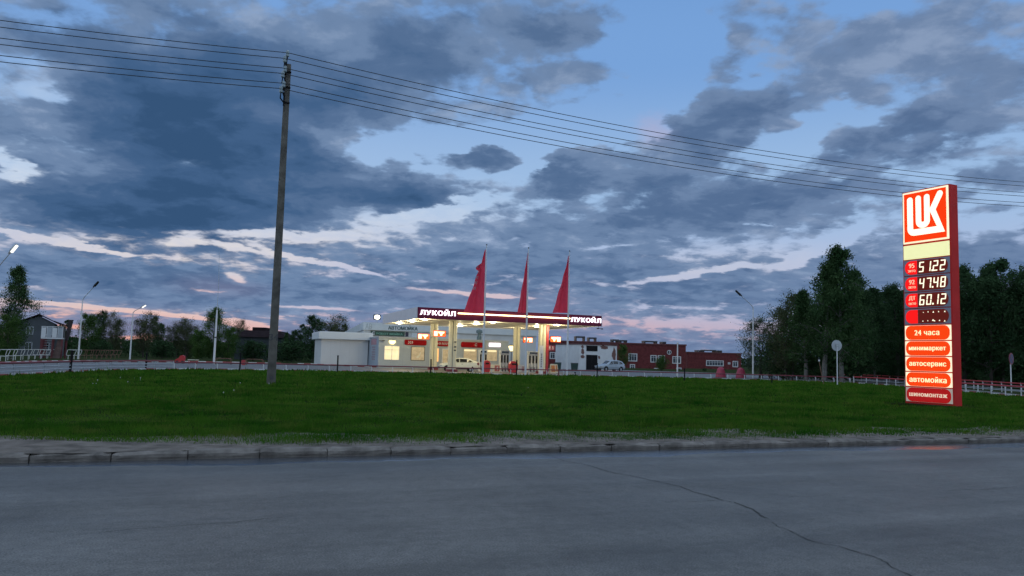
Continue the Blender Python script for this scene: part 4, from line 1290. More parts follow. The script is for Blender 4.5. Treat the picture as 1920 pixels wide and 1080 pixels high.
# ------------------------------------------------------------------ concrete power pole and wires
pb = G(508, 721, .1)
pole = thing('power_pole', 'tall tapering grey concrete power pole standing alone on the lawn', 'power pole', (pb.x, pb.y, .08), KANG)
d_p = pb.y; hz = 671 + .028 * (520 - 960)
pole_h = (hz - 106) * d_p / F_PX + 1.5
mz = lambda y: (hz - y) * d_p / F_PX + 1.52
g = MB(); rings = []
for q in np.linspace(0, 1, 9):
    w = .190 - .065 * q; d = .13 - .045 * q; z = pole_h * q; c = .045
    rings.append([(-w + c, -d, z), (w - c, -d, z), (w, -d + c, z), (w, d - c, z), (w - c, d, z), (-w + c, d, z), (-w, d - c, z), (-w, -d + c, z)])
g.loft(rings); g.build('shaft', P('weathered_concrete', (.105, .098, .085), .95, .5, 1.6, bump=.5, bscale=24), pole)
g = MB(); g.text('34', .0, -.128, 2.15, height=.30, th=.006, fat=.008); g.build('painted_number', M['dark'], pole)
g = MB(); g.box(-.08, .08, -.142, -.131, .25, .40); g.build('base_mark', M['dark'], pole)
ins_m = P('glass_insulator', (.20, .27, .30), .15, .1, 4, spec=.8)
wire_ends = []
INS = [(-.08, 88), (-.19, 100), (-.15, 119), (-.24, 130), (-.18, 149), (-.28, 160)]
pr = [(.03, 0), (.085, .04), (.09, .12), (.06, .15), (.085, .19), (.08, .28), (.03, .33)]
for k in range(3):
    zz = mz(INS[2 * k + 1][1])
    g = MB(); g.box(-.16, -.10, -.17, -.09, zz - .75, zz - .12); g.box(-.16, .14, -.13, -.086, zz - .62, zz - .54)
    br = g.build('bracket', M['black'], pole)
    for dx_, y in INS[2 * k:2 * k + 2]:
        z = mz(y)
        g = MB(); g.lathe(pr, 10, c=(dx_, -.2, z - .19)); g.build('insulator', ins_m, br)
        g = MB(); g.tube([(-.12, -.14, z - .62), (dx_ - .02, -.18, z - .42), (dx_, -.2, z - .17)], .03, 6); g.build('pin', M['black'], br)
        wire_ends.append((dx_, -.2, z + .02))
wire_m = P('wire_black', (.018, .02, .024), .6)
names_ = ['topmost', 'second', 'third', 'fourth', 'fifth', 'lowest']
wire_ends.sort(key=lambda q: -q[2])
for i, (dx_, dyy, z) in enumerate(wire_ends):
    mid = Vector((pb.x, pb.y, .08)) + KU * dx_ + KV * dyy + Vector((0, 0, z))
    pts = []
    for k in range(30, 0, -1):
        q = k / 30; pts.append(mid - KU * (46 * q) + Vector((0, 0, -4 * .95 * q * (1 - q) + .3 * q)))
    pts.append(mid)
    for k in range(1, 46):
        q = k / 45; pts.append(mid + KU * (56 * q) + Vector((0, 0, -4 * 1.1 * q * (1 - q) - .15 * q)))
    g = MB(); g.tube(pts, .017, 6)
    o = g.build('overhead_wire', wire_m)
    lab = ['topmost of the six overhead wires, from the insulator above the pole top', 'second overhead wire from the top of the six', 'third overhead wire from the top of the six',
           'fourth overhead wire, second of the middle pair from above', 'fifth overhead wire, just above the lowest', 'lowest of the six overhead wires crossing the sky'][i]
    tag(o, lab, 'wire', 'overhead wires on the concrete pole')

# ================================================================== rails along the lawn and drives
def rail(name, label, line, step, z_top, lower, parent_cols, pm='white_paint', group='low pipe rails along the drives'):
    pts = resample(line, step)
    base = pts[len(pts) // 2]
    t = thing(name, label, 'guard rail', (base[0], base[1], .0), 0, group)
    post = None
    rp = [(x - base[0], y - base[1]) for x, y in pts]
    for i, p in enumerate(rp):
        a = rp[max(i - 1, 0)]; b = rp[min(i + 1, len(rp) - 1)]
        ang = math.atan2(b[1] - a[1], b[0] - a[0])
        if post is None:
            g = MB(); g.tube([(0, 0, .02), (0, 0, z_top - .12), (-.05, .03, z_top - .04), (-.02, .0, z_top + .02)], [.04, .04, .045, .05], 8)
            post = g.build('post', M[pm], t)
        else:
            q = post.copy(); COL.objects.link(q); q.parent = t
        q = post if i == 0 else q
        q.location = (p[0], p[1], 0); q.rotation_euler = (0, rnd.uniform(-.05, .05), ang)
    n = len(rp)
    for k in range(0, n - 1, 6):
        seg = [(x, y, z_top) for x, y in rp[k:min(k + 7, n)]]
        if len(seg) < 2: continue
        g = MB(); g.tube(seg, .05, 8); g.build('top_rail', parent_cols[0], t)
    for z in lower:
        for k in range(0, n - 1, 6):
            seg = [(x + .02, y + .04, z) for x, y in rp[k:min(k + 7, n)]]
            if len(seg) < 2: continue
            g = MB(); g.tube(seg, .032, 6); g.build('lower_rail', parent_cols[1], t)
    return t


def inset(line, d):
    out = []
    for i, p in enumerate(line):
        a = Vector(line[max(i - 1, 0)]); b = Vector(line[min(i + 1, len(line) - 1)])
        t = (b - a).normalized(); nr = Vector((t.y, -t.x)); q = Vector(p) + nr * d; out.append((q.x, q.y))
    return out


inner = inset(LAWN_EDGE, .35)
def cut(line, f): return [p for p in line if f(p)]
k1 = next(i for i, p in enumerate(inner) if p[1] > 56)
k2 = next(i for i, p in enumerate(inner) if p[0] > 32.2)
rail('guard_rail', 'grey triple pipe rail curving along the left edge of the lawn', [p for p in inner[:k1 + 1] if p[1] > 24], 1.75, .72, (.52, .34), (M['dark_red'], M['grey_paint']), 'grey_paint')
rail('guard_rail', 'long dark red pipe rail on white posts between the lawn and the station', inner[k1:k2 + 1], 1.75, .62, (), (M['dark_red'], M['galv']))
rail('guard_rail', 'pale double pipe rail along the right edge of the lawn behind the price stele', [p for p in inner[k2:] if p[1] > 26.5], 1.75, .72, (.44,), (M['red_paint'], M['galv']))
rail('guard_rail', 'reddish pipe rail on the far side of the right-hand drive before the wood', chaikin([(37, 44), (37.2, 55), (39.8, 66), (43.2, 88), (42, 92), (38, 94)], 2), 1.9, .75, (.46, .25), (M['red_paint'], M['galv']))

# thin black posts on the lawn
stakes = [(131, 699, 659, 'black post at the left bend of the pipe rail, thickest and leaning'), (273, 693, 664, 'thin black post below the lit street lamp on the left'),
          (449, 698, 663, 'thin black post just left of the concrete power pole'), (632, 699, 668, 'thin black post in front of the white utility shed'),
          (807, 702, 675, 'thin black post before the left canopy columns'), (968, 705, 677, 'thin black post between the left and middle flag poles'),
          (1047, 706, 694, 'short dark red stub post by the A-boards'), (1078, 707, 699, 'very short black stub post right of the right flag pole'),
          (1119, 709, 682, 'thin black post in front of the silver car'), (1283, 715, 692, 'thin black post before the red brick building'), (1447, 720, 707, 'shortest thin black post in front of the pale willow')]
for i, (x, yb, yt, lab) in enumerate(stakes):
    p = G(x, yb, .1); h = (yb - yt) * p.y / F_PX
    t = thing('lawn_post', lab, 'post', (p.x, p.y, .09), 0, 'dark posts along the far lawn edge')
    g = MB(); r = .06 if i else .075
    g.tube([(0, 0, 0), (.02, 0, h * .5), (.05 if i == 0 else .01, 0, h)], [r, r * .95, r * .9], 8); g.build('shaft', M['dark_red'] if i == 6 else M['black'], t)
    g = MB(); g.lathe([(r * .95, h - .002), (r * 1.25, h + .01), (r * 1.2, h + .05), (r * .3, h + .07)], 8, c=(.05 if i == 0 else .01, 0, 0)); g.build('cap', M['black'], t)

# ------------------------------------------------------------------ looped tube barriers on the left
def loop_barrier(label, loc, rz, mat_, w=1.45, h=1.0, group=None):
    t = thing('loop_barrier', label, 'barrier', loc, rz, group)
    z0 = h * .42
    outline = []
    for (cx, cz, a0) in ((w / 2 - .1, z0 + .1, -90), (w / 2 + .04, h - .1, 0), (-w / 2 + .16, h - .1, 90), (-w / 2 + .06, z0 + .1, 180)):
        for a in range(0, 91, 30): outline.append((cx + .1 * math.cos(R(a0 + a)), 0, cz + .1 * math.sin(R(a0 + a))))
    outline.append(outline[0])
    g = MB(); g.tube(outline, .036, 6); g.build('loop', mat_, t)
    for s in (-1, 1):
        g = MB(); g.tube([(s * w * .28, 0, 0), (s * w * .28, 0, z0)], .034, 6); g.build('leg', mat_, t)
    return t


px_loops = [(-8, 80), (24, 82), (33 + 8, 83), (56, 86), (69, 88), (80, 90), (91, 93)]
rust = P('rusty_tube', (.16, .085, .055), .7, .35, 6)
wt = P('worn_white_tube', (.52, .52, .50), .6, .15, 5)
ords = ['nearest', 'second', 'third', 'fourth', 'fifth', 'sixth', 'seventh', 'farthest']
for i in range(8):
    q = i / 7
    x = (6, 20, 34, 48, 60, 71, 83, 95)[i]; dpt = 74 + 22 * q
    p = D(x, 670, dpt)
    loop_barrier('%s white loop barrier from the left in the row by the house' % ('leftmost' if i == 0 else ords[i] if i < 7 else 'last'), (p.x, p.y, .0), R(30), wt, .86 * (dpt / 84), 1.05, 'white loop barriers in a row on the left')
for i in range(10):
    x = (132, 143, 154, 166, 177, 186, 195, 204, 212, 219)[i]; dpt = 92 + 2.3 * i
    p = D(x, 670, dpt)
    loop_barrier(('pale loop barrier at the left end of the brownish row', 'pale loop barrier at the foot of the unlit lamp post')[i] if i < 2 else '%s rusty brown loop barrier from the left in its row' % (['first', 'second', 'third', 'fourth', 'fifth', 'sixth', 'seventh', 'last'][i - 2]), (p.x, p.y, 0), R(32), wt if i < 2 else rust, .82, 1.1, 'brown loop barriers in a row by the lamp post')

# ------------------------------------------------------------------ street lamps, masts, signs
def lamp(name, label, base, z1, arm, head_len, lit, col=None, group='street lamps'):
    t = thing(name, label, 'street lamp', base, 0, group)
    g = MB(); g.tube([(0, 0, 0), (0, 0, z1 * .45), (0, 0, z1)], [.11, .085, .055], 8); g.build('pole', col or M['white_paint'], t)
    a = Vector((0, 0, z1)); b = Vector(arm); d = (b - a).normalized()
    g = MB(); g.tube([a, a + d * .3 + Vector((0, 0, .1)), b], [.05, .04, .035], 6); g.build('arm', col or M['galv'], t)
    e = b + d * head_len
    s = d.cross(Vector((0, 1, 0))).normalized()
    g = MB(); up = s if s.z > 0 else -s
    def qd(o, w0, w1):
        return [o + Vector((0, -w0, 0)), o + Vector((0, w0, 0)), o + Vector((0, w0, 0)) + up * w1 * .6, o + Vector((0, -w0, 0)) + up * w1 * .6]
    v = qd(b - d * .1, .1, .1) + qd(b + d * .3, .17, .16) + qd(e, .14, .1)
    g.add(v, [(3, 2, 1, 0), (0, 1, 5, 4), (1, 2, 6, 5), (2, 3, 7, 6), (3, 0, 4, 7), (4, 5, 9, 8), (5, 6, 10, 9), (6, 7, 11, 10), (7, 4, 8, 11), (8, 9, 10, 11)]); h = g.build('head', M['dark'] if not lit else M['galv'], t)
    g = MB(); o1 = b + d * .1 - up * .03; o2 = e - d * .05 - up * .03
    g.add([o1 + Vector((0, -.13, 0)), o1 + Vector((0, .13, 0)), o2 + Vector((0, .13, 0)), o2 + Vector((0, -.13, 0)), o1 + Vector((0, -.1, 0)) - up * .08, o1 + Vector((0, .1, 0)) - up * .08, o2 + Vector((0, .1, 0)) - up * .08, o2 + Vector((0, -.1, 0)) - up * .08],
          [(0, 1, 2, 3), (7, 6, 5, 4), (0, 4, 5, 1), (1, 5, 6, 2), (2, 6, 7, 3), (3, 7, 4, 0)]); g.build('lens', M['lamp_white'] if lit else M['glass_dark'], h)
    return t


def lamp_px(label, xb, d, ytop, xh, yh, hl, lit):
    hz = 671 + .028 * (xb - 960); b = D(xb, 680, d)
    z = lambda y, x: (671 + .028 * (x - 960) - y) * d / F_PX + 1.6
    return lamp('street_lamp', label, (b.x, b.y, 0), z(ytop, xb), (D(xh, yh, d).x - b.x, 0, z(yh, xh)), hl, lit)


lamp_px('unlit white street lamp with dark slim head among the left trees', 146, 95, 562, 176, 538, .85, False)
lamp_px('lit white street lamp farther back on the left, with bright head', 243, 105, 586, 265, 577, .7, True)
lamp_px('lit street lamp at the left picture edge, only its arm and head in view', -62, 58, 560, 19, 474, .8, True)
lamp_px('unlit street lamp with its arm pointing left before the willow on the right', 1412, 92, 577, 1390, 555, .95, False)
b = D(401, 680, 88)
t = thing('flag_mast', 'tall white mast with thin whip tip beside the left trees', 'mast', (b.x, b.y, 0), 0)
g = MB(); g.tube([(0, 0, 0), (0, 0, 3.2), (0, 0, 6.0)], [.13, .11, .08], 8); g.build('pole', M['white_paint'], t)
g = MB(); g.tube([(0, 0, 6.0), (0, 0, 9.0), (-.15, 0, 12.6)], [.035, .025, .015], 6); g.build('whip', M['galv'], t)
g = MB(); g.box(-.16, .18, -.15, .15, 2.9, 3.02); g.build('clamp', M['dark'], t)
b = D(1270, 700, 96)
t = thing('white_post', 'plain slim white post in front of the red brick building', 'post', (b.x, b.y, 0), 0)
g = MB(); g.tube([(0, 0, 0), (0, 0, 3.9)], [.09, .07], 8); g.build('pole', M['white_paint'], t)
g = MB(); g.lathe([(.11, 3.9), (.12, 3.98), (.03, 4.05)], 8); g.build('cap', M['galv'], t)
b = G(1570, 722, .1)
t = thing('road_sign', 'round road sign seen from its grey back on a white pole', 'road sign', (b.x, b.y, .09), 0, 'road signs')
g = MB(); g.tube([(0, 0, 0), (0, 0, 3.35)], .045, 8); g.build('pole', M['white_paint'], t)
g = MB(); n = 28
g.add([(.43 * math.cos(2 * math.pi * k / n), y, 3.3 + .46 * math.sin(2 * math.pi * k / n)) for y in (.05, .075) for k in range(n)], [tuple(range(n)), tuple(range(2 * n - 1, n - 1, -1))] + [((k + 1) % n, k, n + k, n + (k + 1) % n) for k in range(n)]); g.build('disc', P('sign_back_grey', (.40, .43, .45), .5, .12, 3), t)
g = MB(); g.box(-.1, .1, -.06, .045, 3.2, 3.26); g.box(-.1, .1, -.06, .045, 3.36, 3.42); g.build('clamp', M['galv'], t)
dd = 70; b = D(1896, 722, dd)
t = thing('road_sign', 'blue no-parking sign with red rim and bar at the right edge', 'road sign', (b.x, b.y, 0), R(38), 'road signs')
g = MB(); g.tube([(0, 0, 0), (0, 0, 3.2)], .05, 8); g.build('pole', M['white_paint'], t)
blue = P('sign_blue', (.012, .02, .10), .4); redr = P('sign_rim_red', (.20, .015, .03), .4)
def disc(g, r, y0, y1, zc, n=28):
    g.add([(r * math.cos(2 * math.pi * k / n), y, zc + r * math.sin(2 * math.pi * k / n)) for y in (y0, y1) for k in range(n)], [tuple(range(n)), tuple(range(2 * n - 1, n - 1, -1))] + [((k + 1) % n, k, n + k, n + (k + 1) % n) for k in range(n)])
g = MB(); disc(g, .52, -.075, -.055, 2.75); rim = g.build('rim', redr, t)
g = MB(); disc(g, .42, -.09, -.077, 2.75); g.build('face', blue, rim)
g = MB(); g.slab([(-.33, 3.01), (-.27, 3.07), (.33, 2.49), (.27, 2.43)], -.1, -.092); g.build('bar', redr, rim)
b = G(1545, 721, .1)
t = thing('leaning_stake', 'thin pale stake leaning left by the rail before the dark wood', 'stake', (b.x, b.y, .08), 0)
g = MB(); g.tube([(0, 0, 0), (-.22, 0, 1.0), (-.4, 0, 1.95)], [.03, .028, .025], 6); g.build('shaft', rust, t)
g = MB(); g.lathe([(.03, 1.93), (.075, 1.97), (.07, 2.08), (.02, 2.1)], 8, c=(-.4, 0, 0)); g.build('tip', M['white_paint'], t)

# red moulded hoods on the right
for i, x in enumerate((1351.5, 1389)):
    b = D(x, 705, 91)
    t = thing('red_hood', ('left' if i == 0 else 'right') + ' one of two dull red bell-shaped covers beyond the rail', 'cover', (b.x, b.y, 0), .3 * i, 'red bell-shaped covers beyond the rail')
    g = MB(); rings = []
    for z, hw_, hd in ((.05, .66, .5), (.3, .62, .47), (.75, .50, .40), (1.0, .42, .34), (1.14, .32, .26), (1.2, .14, .12)):
        rings.append([(hw_ * math.cos(a) * (1 if abs(math.cos(a)) < .8 else .94), hd * math.sin(a), z) for a in np.linspace(0, 2 * np.pi, 16, endpoint=False)])
    g.loft(rings); g.build('shell', P('dull_red_shell', (.30, .028, .06), .5, .15, 3), t, smooth=False)
    g = MB(); g.prism([(-.72, -.55), (.72, -.55), (.72, .55), (-.72, .55)], 0, .05); g.build('base', M['dark'], t)

# things standing about on the left of the forecourt
b = D(338, 684, 86)
t = thing('red_cart', 'small bright red cart with raised round back on the forecourt edge', 'cart', (b.x, b.y, 0), .2)
g = MB(); g.slab([(-.5, .18), (.38, .18), (.44, .5), (.4, .8), (.2, .9), (-.02, .84), (-.15, .58), (-.5, .4)], -.3, .3); g.build('body', P('cart_red', (.42, .02, .02), .4), t)
for s in (-.3, .25):
    g = MB(); g.lathe([(.16, -.34), (.16, .34)], 12); w_ = g.build('wheel', M['rubber'], t); w_.rotation_euler = (R(90), 0, 0); w_.location = (s, 0, .16)
b = D(362, 684, 84)
t = thing('low_table', 'low pale table with red frame beside the red cart', 'table', (b.x, b.y, 0), .1)
g = MB(); g.box(-.5, .5, -.3, .3, .42, .48); g.build('top', M['cream'], t)
for sx in (-.42, .42):
    for sy in (-.25, .25):
        g = MB(); g.tube([(sx, sy, 0), (sx, sy, .42)], .03, 6); g.build('leg', M['red_paint'], t)
for x, lab, w in ((419, 'dark tubular rack with arched frame right of the white mast', 1.6), (477, 'rusty tubular rack with red end beside the power pole', 1.8)):
    b = D(x, 684, 87)
    t = thing('tube_rack', lab, 'rack', (b.x, b.y, 0), .1, 'tubular racks on the far drive edge')
    m_ = rust
    for y in (-.3, .3):
        g = MB(); g.tube([(-w / 2, y, 0), (-w / 2, y, .5), (-w / 2 + .12, y, .66), (w / 2 - .12, y, .66), (w / 2, y, .5), (w / 2, y, 0)], .035, 6); g.build('frame', m_, t)
    g = MB()
    for k in range(5):
        xx = -w / 2 + .2 + k * (w - .4) / 4; g.tube([(xx, -.3, .64), (xx, .3, .64)], .025, 6); g.tube([(xx, -.3, .2), (xx, .3, .2)], .025, 6)
    g.tube([(-w / 2, 0, .2), (w / 2, 0, .2)], .03, 6); g.build('bars', m_, t)
    if x > 450:
        g = MB(); g.box(-w / 2 - .45, -w / 2 - .05, -.2, .2, 0, .55, ch=.05); g.build('red_end', M['red_paint'], t)
for i, x in enumerate((1047.5, 1079)):
    b = D(x, 690, 118 - 4 * i)
    t = thing('waste_container', ('left' if i == 0 else 'right') + ' dark green waste container against the white garage', 'container', (b.x, b.y, 0), R(25), 'dark containers by the garage')
    g = MB(); g.add([(-.36, 0, .1), (.36, 0, .1), (.36, .6, .1), (-.36, .6, .1), (-.42, -.05, 1.05), (.42, -.05, 1.05), (.42, .65, 1.05), (-.42, .65, 1.05)], [(3, 2, 1, 0), (4, 5, 6, 7), (0, 1, 5, 4), (1, 2, 6, 5), (2, 3, 7, 6), (3, 0, 4, 7)]); g.build('body', P('bin_green', (.02, .05, .045), .5), t)
    g = MB(); g.box(-.45, .45, -.08, .68, 1.055, 1.13, ch=.05); g.build('lid', M['dark'], t)
    g = MB(); g.box(-.3, .3, .1, .5, 0, .098); g.build('foot', M['rubber'], t)

# ------------------------------------------------------------------ garage with peeling plaster
go = Vector((X(1086.5, 128), 128, 0))
ga = thing('garage', 'white garage with dark door and plaster peeling to red brick right of the canopy', 'garage', go, R(25))
hz_ = 674.5; gz = (hz_ - 646) * 128 / F_PX + 1.6
g = MB(); g.box(0, 7.1, 0, 8.2, 0, gz); g.build('wall', P('stained_white_plaster', (.60, .62, .63), .85, .10, .8), ga)
g = MB(); g.box(-.12, 7.25, -.12, 8.3, gz, gz + .28); g.build('coping', P('dark_coping', (.10, .035, .035), .8, .3, 3), ga)
g = MB(); g.box(1.25, 3.35, -.06, -.002, 0, 2.45); dr = g.build('door', P('black_door', (.010, .010, .012), .6, .2, 3), ga)
g = MB(); g.box(1.28, 2.28, -.075, -.062, .05, 2.4); g.box(2.32, 3.32, -.075, -.062, .05, 2.4); g.build('door_leaf', M['black'], dr)
g = MB(); g.box(1.25, 3.35, -.05, -.002, 3.05, 3.95); g.build('window', M['black'], ga)
pr_ = random.Random(4)
for cx, cz, rx_, rz_ in ((.55, 3.0, .35, .55), (.6, 2.1, .4, .35), (4.6, 3.75, .8, .38), (.5, 3.7, .3, .25), (6.6, 2.6, .45, 1.2), (3.7, 2.1, .22, .3)):
    g = MB(); pp = [(cx + rx_ * math.cos(a) * pr_.uniform(.6, 1.15), cz + rz_ * math.sin(a) * pr_.uniform(.6, 1.15)) for a in np.linspace(0, 2 * np.pi, 13, endpoint=False)]
    g.slab(pp, -.012, -.002); g.build('bare_brick_patch', P('bare_brick', (.16, .085, .075), .9, .3, 6), ga)

# ------------------------------------------------------------------ red brick buildings
def brick_block(name, label, x0, x1, depth, ytop, wins, rz, roof_boxes):
    a = X(x0, depth); W__ = (x1 - x0) * depth / F_PX / math.cos(rz)
    hz = 671 + .028 * ((x0 + x1) / 2 - 960)
    h = (hz - ytop) * depth / F_PX + 1.6
    t = thing(name, label, 'building', (a, depth, 0), rz, 'red brick blocks behind the drive')
    g = MB(); g.box(0, W__, 0, 14, -1, h); g.build('wall', M['brick'], t)
    g = MB(); g.box(-.15, W__ + .15, -.15, 14.1, h, h + .35); g.build('coping', P('brick_coping', (.12, .035, .035), .8), t)
    s = depth / F_PX
    for xa, xb, ya, yb, cols in wins:
        u0 = (xa - x0) * s; u1 = (xb - x0) * s; zz0 = (hz - yb) * s + 1.6; zz1 = (hz - ya) * s + 1.6
        window(t, u0 + .15, u1 - .15, zz0 + .15, zz1 - .15, P('block_glass', (.05, .06, .075), .15), M['frame_w'], cols, ((0, .5), (.5, 1)), fw=.2)
    for xa, xb, hh in roof_boxes:
        g = MB(); g.box((xa - x0) * s, (xb - x0) * s, 1, 4, h + hh - .35, h + hh)
        g.box((xa - x0) * s, (xa - x0) * s + .3, 1.2, 3.8, h + .35, h + hh - .35); g.box((xb - x0) * s - .3, (xb - x0) * s, 1.2, 3.8, h + .35, h + hh - .35); g.build('roof_vent', M['dark'], t)
    return t, s, hz


bt, s_, hz = brick_block('brick_building', 'two-storey red brick building with round window and white-framed windows', 1146, 1288, 190, 646.5,
                         [(1179, 1195, 664, 678, 3), (1221, 1232, 666, 679, 2), (1235, 1248, 666, 679, 2), (1263, 1279, 667, 680, 3), (1182, 1191, 684, 697, 2), (1271, 1280, 688, 698, 1), (1228, 1236, 690, 698, 2)], R(5), [(1211, 1236, 1.0), (1246, 1253, .9), (1150, 1162, 1.1), (1165, 1178, 1.0)])
g = MB(); uc = (1256.5 - 1146) * s_; zc = (hz - 659.5) * s_ + 1.6; disc(g, .55, -.08, -.01, zc)
o = g.build('round_window', M['frame_w'], bt); o.location = (uc, 0, 0)
g = MB(); disc(g, .42, -.1, -.082, zc); g2 = g.build('pane', M['glass_dark'], o)
g = MB(); g.box(-.06, .06, -.115, -.102, zc - .42, zc + .42); g.build('bar', M['frame_w'], o)
brick_block('brick_building', 'lower red brick block farther right with one long white-framed window', 1289, 1392, 235, 663, [(1325, 1358, 676, 686, 6), (1376, 1386, 676, 687, 2), (1367, 1371, 679, 682, 1)], R(5), [(1310, 1320, .9), (1322, 1346, 1.1), (1350, 1358, 1.0)])
brick_block('brick_building', 'dark red brick wing seen between the canopy columns and the garage', 1020, 1150, 200, 642, [(1031, 1041, 662, 674, 2), (1033, 1040, 684, 694, 1)], R(4), [(1080, 1098, 1.6), (1105, 1120, 1.4)])

# ------------------------------------------------------------------ house and stair tower on the left
ho = Vector((X(34, 112), 112, 0))
hs = thing('house', 'grey two-storey house with dark gabled roof at the left edge', 'house', ho, R(27))
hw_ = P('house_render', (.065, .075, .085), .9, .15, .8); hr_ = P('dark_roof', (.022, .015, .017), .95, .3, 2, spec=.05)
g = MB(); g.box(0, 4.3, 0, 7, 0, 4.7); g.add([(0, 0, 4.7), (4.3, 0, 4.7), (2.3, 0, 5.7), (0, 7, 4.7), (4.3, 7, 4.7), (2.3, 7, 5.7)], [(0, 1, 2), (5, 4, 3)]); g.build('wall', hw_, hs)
g = MB()
g.add([(-.6, -.4, 4.5), (2.3, -.4, 5.85), (2.3, 7.4, 5.85), (-.6, 7.4, 4.5), (-.6, -.4, 4.64), (2.3, -.4, 6.0), (2.3, 7.4, 6.0), (-.6, 7.4, 4.64)], [(3, 2, 1, 0), (4, 5, 6, 7), (0, 1, 5, 4), (2, 3, 7, 6), (3, 0, 4, 7)])
g.add([(2.3, -.4, 5.85), (5.0, -.4, 4.5), (5.0, 7.4, 4.5), (2.3, 7.4, 5.85), (2.3, -.4, 6.0), (5.0, -.4, 4.64), (5.0, 7.4, 4.64), (2.3, 7.4, 6.0)], [(3, 2, 1, 0), (4, 5, 6, 7), (0, 1, 5, 4), (1, 2, 6, 5), (2, 3, 7, 6)])
g.build('roof', hr_, hs)
g = MB(); g.box(4.32, 5.5, 1.0, 4.5, 0, 4.3); g.build('side_wing', hw_, hs)
g = MB(); g.add([(4.1, .7, 5.0), (4.1, 4.8, 5.0), (5.9, 4.8, 4.35), (5.9, .7, 4.35), (4.1, .7, 5.14), (4.1, 4.8, 5.14), (5.9, 4.8, 4.5), (5.9, .7, 4.5)], [(3, 2, 1, 0), (4, 5, 6, 7), (0, 1, 5, 4), (1, 2, 6, 5), (2, 3, 7, 6), (3, 0, 4, 7)]); g.build('side_roof', hr_, hs)
for u, z in ((.9, .9), (3.0, .9), (.9, 3.1), (3.2, 3.1)):
    window(hs, u, u + .75, z, z + .95, M['glass_dark'], M['grey_paint'], 2, ((0, 1),), fw=.08)
to = Vector((X(84, 96), 96, 0))
tw = thing('stair_tower', 'white boxed balcony on red legs with an open stair, beside the house', 'stair tower', to, R(10))
red_st = P('tower_red', (.13, .03, .035), .7, .3, 3)
g = MB(); g.box(-.5, 1.9, 0, 1.6, 2.35, 2.5); g.build('deck', M['white_paint'], tw)
for k in range(4):
    g = MB(); a = -.5 + k * .62; g.box(a, a + .5, 0, .06, 2.52, 3.7); g.build('panel', M['white_paint'] if k % 2 == 0 else M['grey_paint'], tw)
g = MB()
for x in (-.48, .12, .74, 1.36, 1.88): g.tube([(x, .03, 2.5), (x, .03, 3.85)], .04, 6)
g.tube([(-.5, .03, 3.82), (1.9, .03, 3.82)], .04, 6); g.build('railing', M['white_paint'], tw)
for x in (-.45, 1.85):
    for y in (.1, 1.5):
        g = MB(); g.box(x - .09, x + .09, y - .09, y + .09, 0, 2.34); g.build('leg', red_st, tw)
g = MB(); g.add([(1.0, -.3, 0), (1.9, -.3, 0), (1.9, .2, 2.34), (1.35, .2, 2.34)], [(0, 1, 2, 3)]); g.build('brick_flank', P('flank_brown', (.11, .07, .06), .9, .3, 3), tw)
g = MB()
for k in range(7): g.box(-.05, .95, -.5 + k * .08, -.25 + k * .08, .3 + k * .3, .36 + k * .3)
g.build('stair_treads', P('stair_grey', (.25, .25, .25), .8), tw)
g = MB(); g.box(-.12, -.06, -.6, .1, 0, 2.3); g.box(.96, 1.02, -.6, .1, 0, 2.3); g.build('stair_stringer', red_st, tw)
g = MB(); g.add([(2.0, .5, 2.2), (2.3, .5, 2.2), (2.75, .5, 4.75), (2.3, .5, 4.75), (2.0, .8, 2.2), (2.3, .8, 2.2), (2.75, .8, 4.75), (2.3, .8, 4.75)], [(0, 1, 2, 3), (7, 6, 5, 4), (1, 5, 6, 2), (0, 3, 7, 4), (3, 2, 6, 7)]); g.build('chute', P('dark_chute', (.03, .02, .022), .8), tw)
# dark hall with flat ridge behind the trees left of the power pole
do = Vector((X(440, 140), 140, 0))
dh = thing('dark_hall', 'dark low hall with a hipped roof and ridge box behind the power pole', 'building', do, R(6))
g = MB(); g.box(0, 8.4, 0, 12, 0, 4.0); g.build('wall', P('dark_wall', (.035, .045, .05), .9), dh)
g = MB(); g.loft([[(-.5, -.5, 4.0), (9.0, -.5, 4.0), (9.0, 12.5, 4.0), (-.5, 12.5, 4.0)], [(1.2, 2, 5.25), (7.2, 2, 5.25), (7.2, 10, 5.25), (1.2, 10, 5.25)]]); g.build('roof', hr_, dh)
g = MB(); g.box(2.2, 4.6, 3, 8, 5.2, 5.85); g.build('ridge_box', hr_, dh)

# ================================================================== trees
LEAF = {
    'birch': leaf_mat('birch_leaves', (.028, .062, .024), (.075, .130, .050), .8),
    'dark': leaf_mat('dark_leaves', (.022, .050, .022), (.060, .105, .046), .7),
    'willow': leaf_mat('willow_leaves', (.055, .082, .055), (.105, .140, .090), .7),
    'fresh': leaf_mat('fresh_leaves', (.038, .085, .022), (.090, .150, .042), .7),
    'brown': leaf_mat('bud_leaves', (.058, .075, .036), (.105, .120, .060), .7),
}
BARK = P('bark', (.055, .045, .038), .95, .3, 3)
BARKW = P('birch_bark', (.13, .125, .115), .85, .5, 2.5)


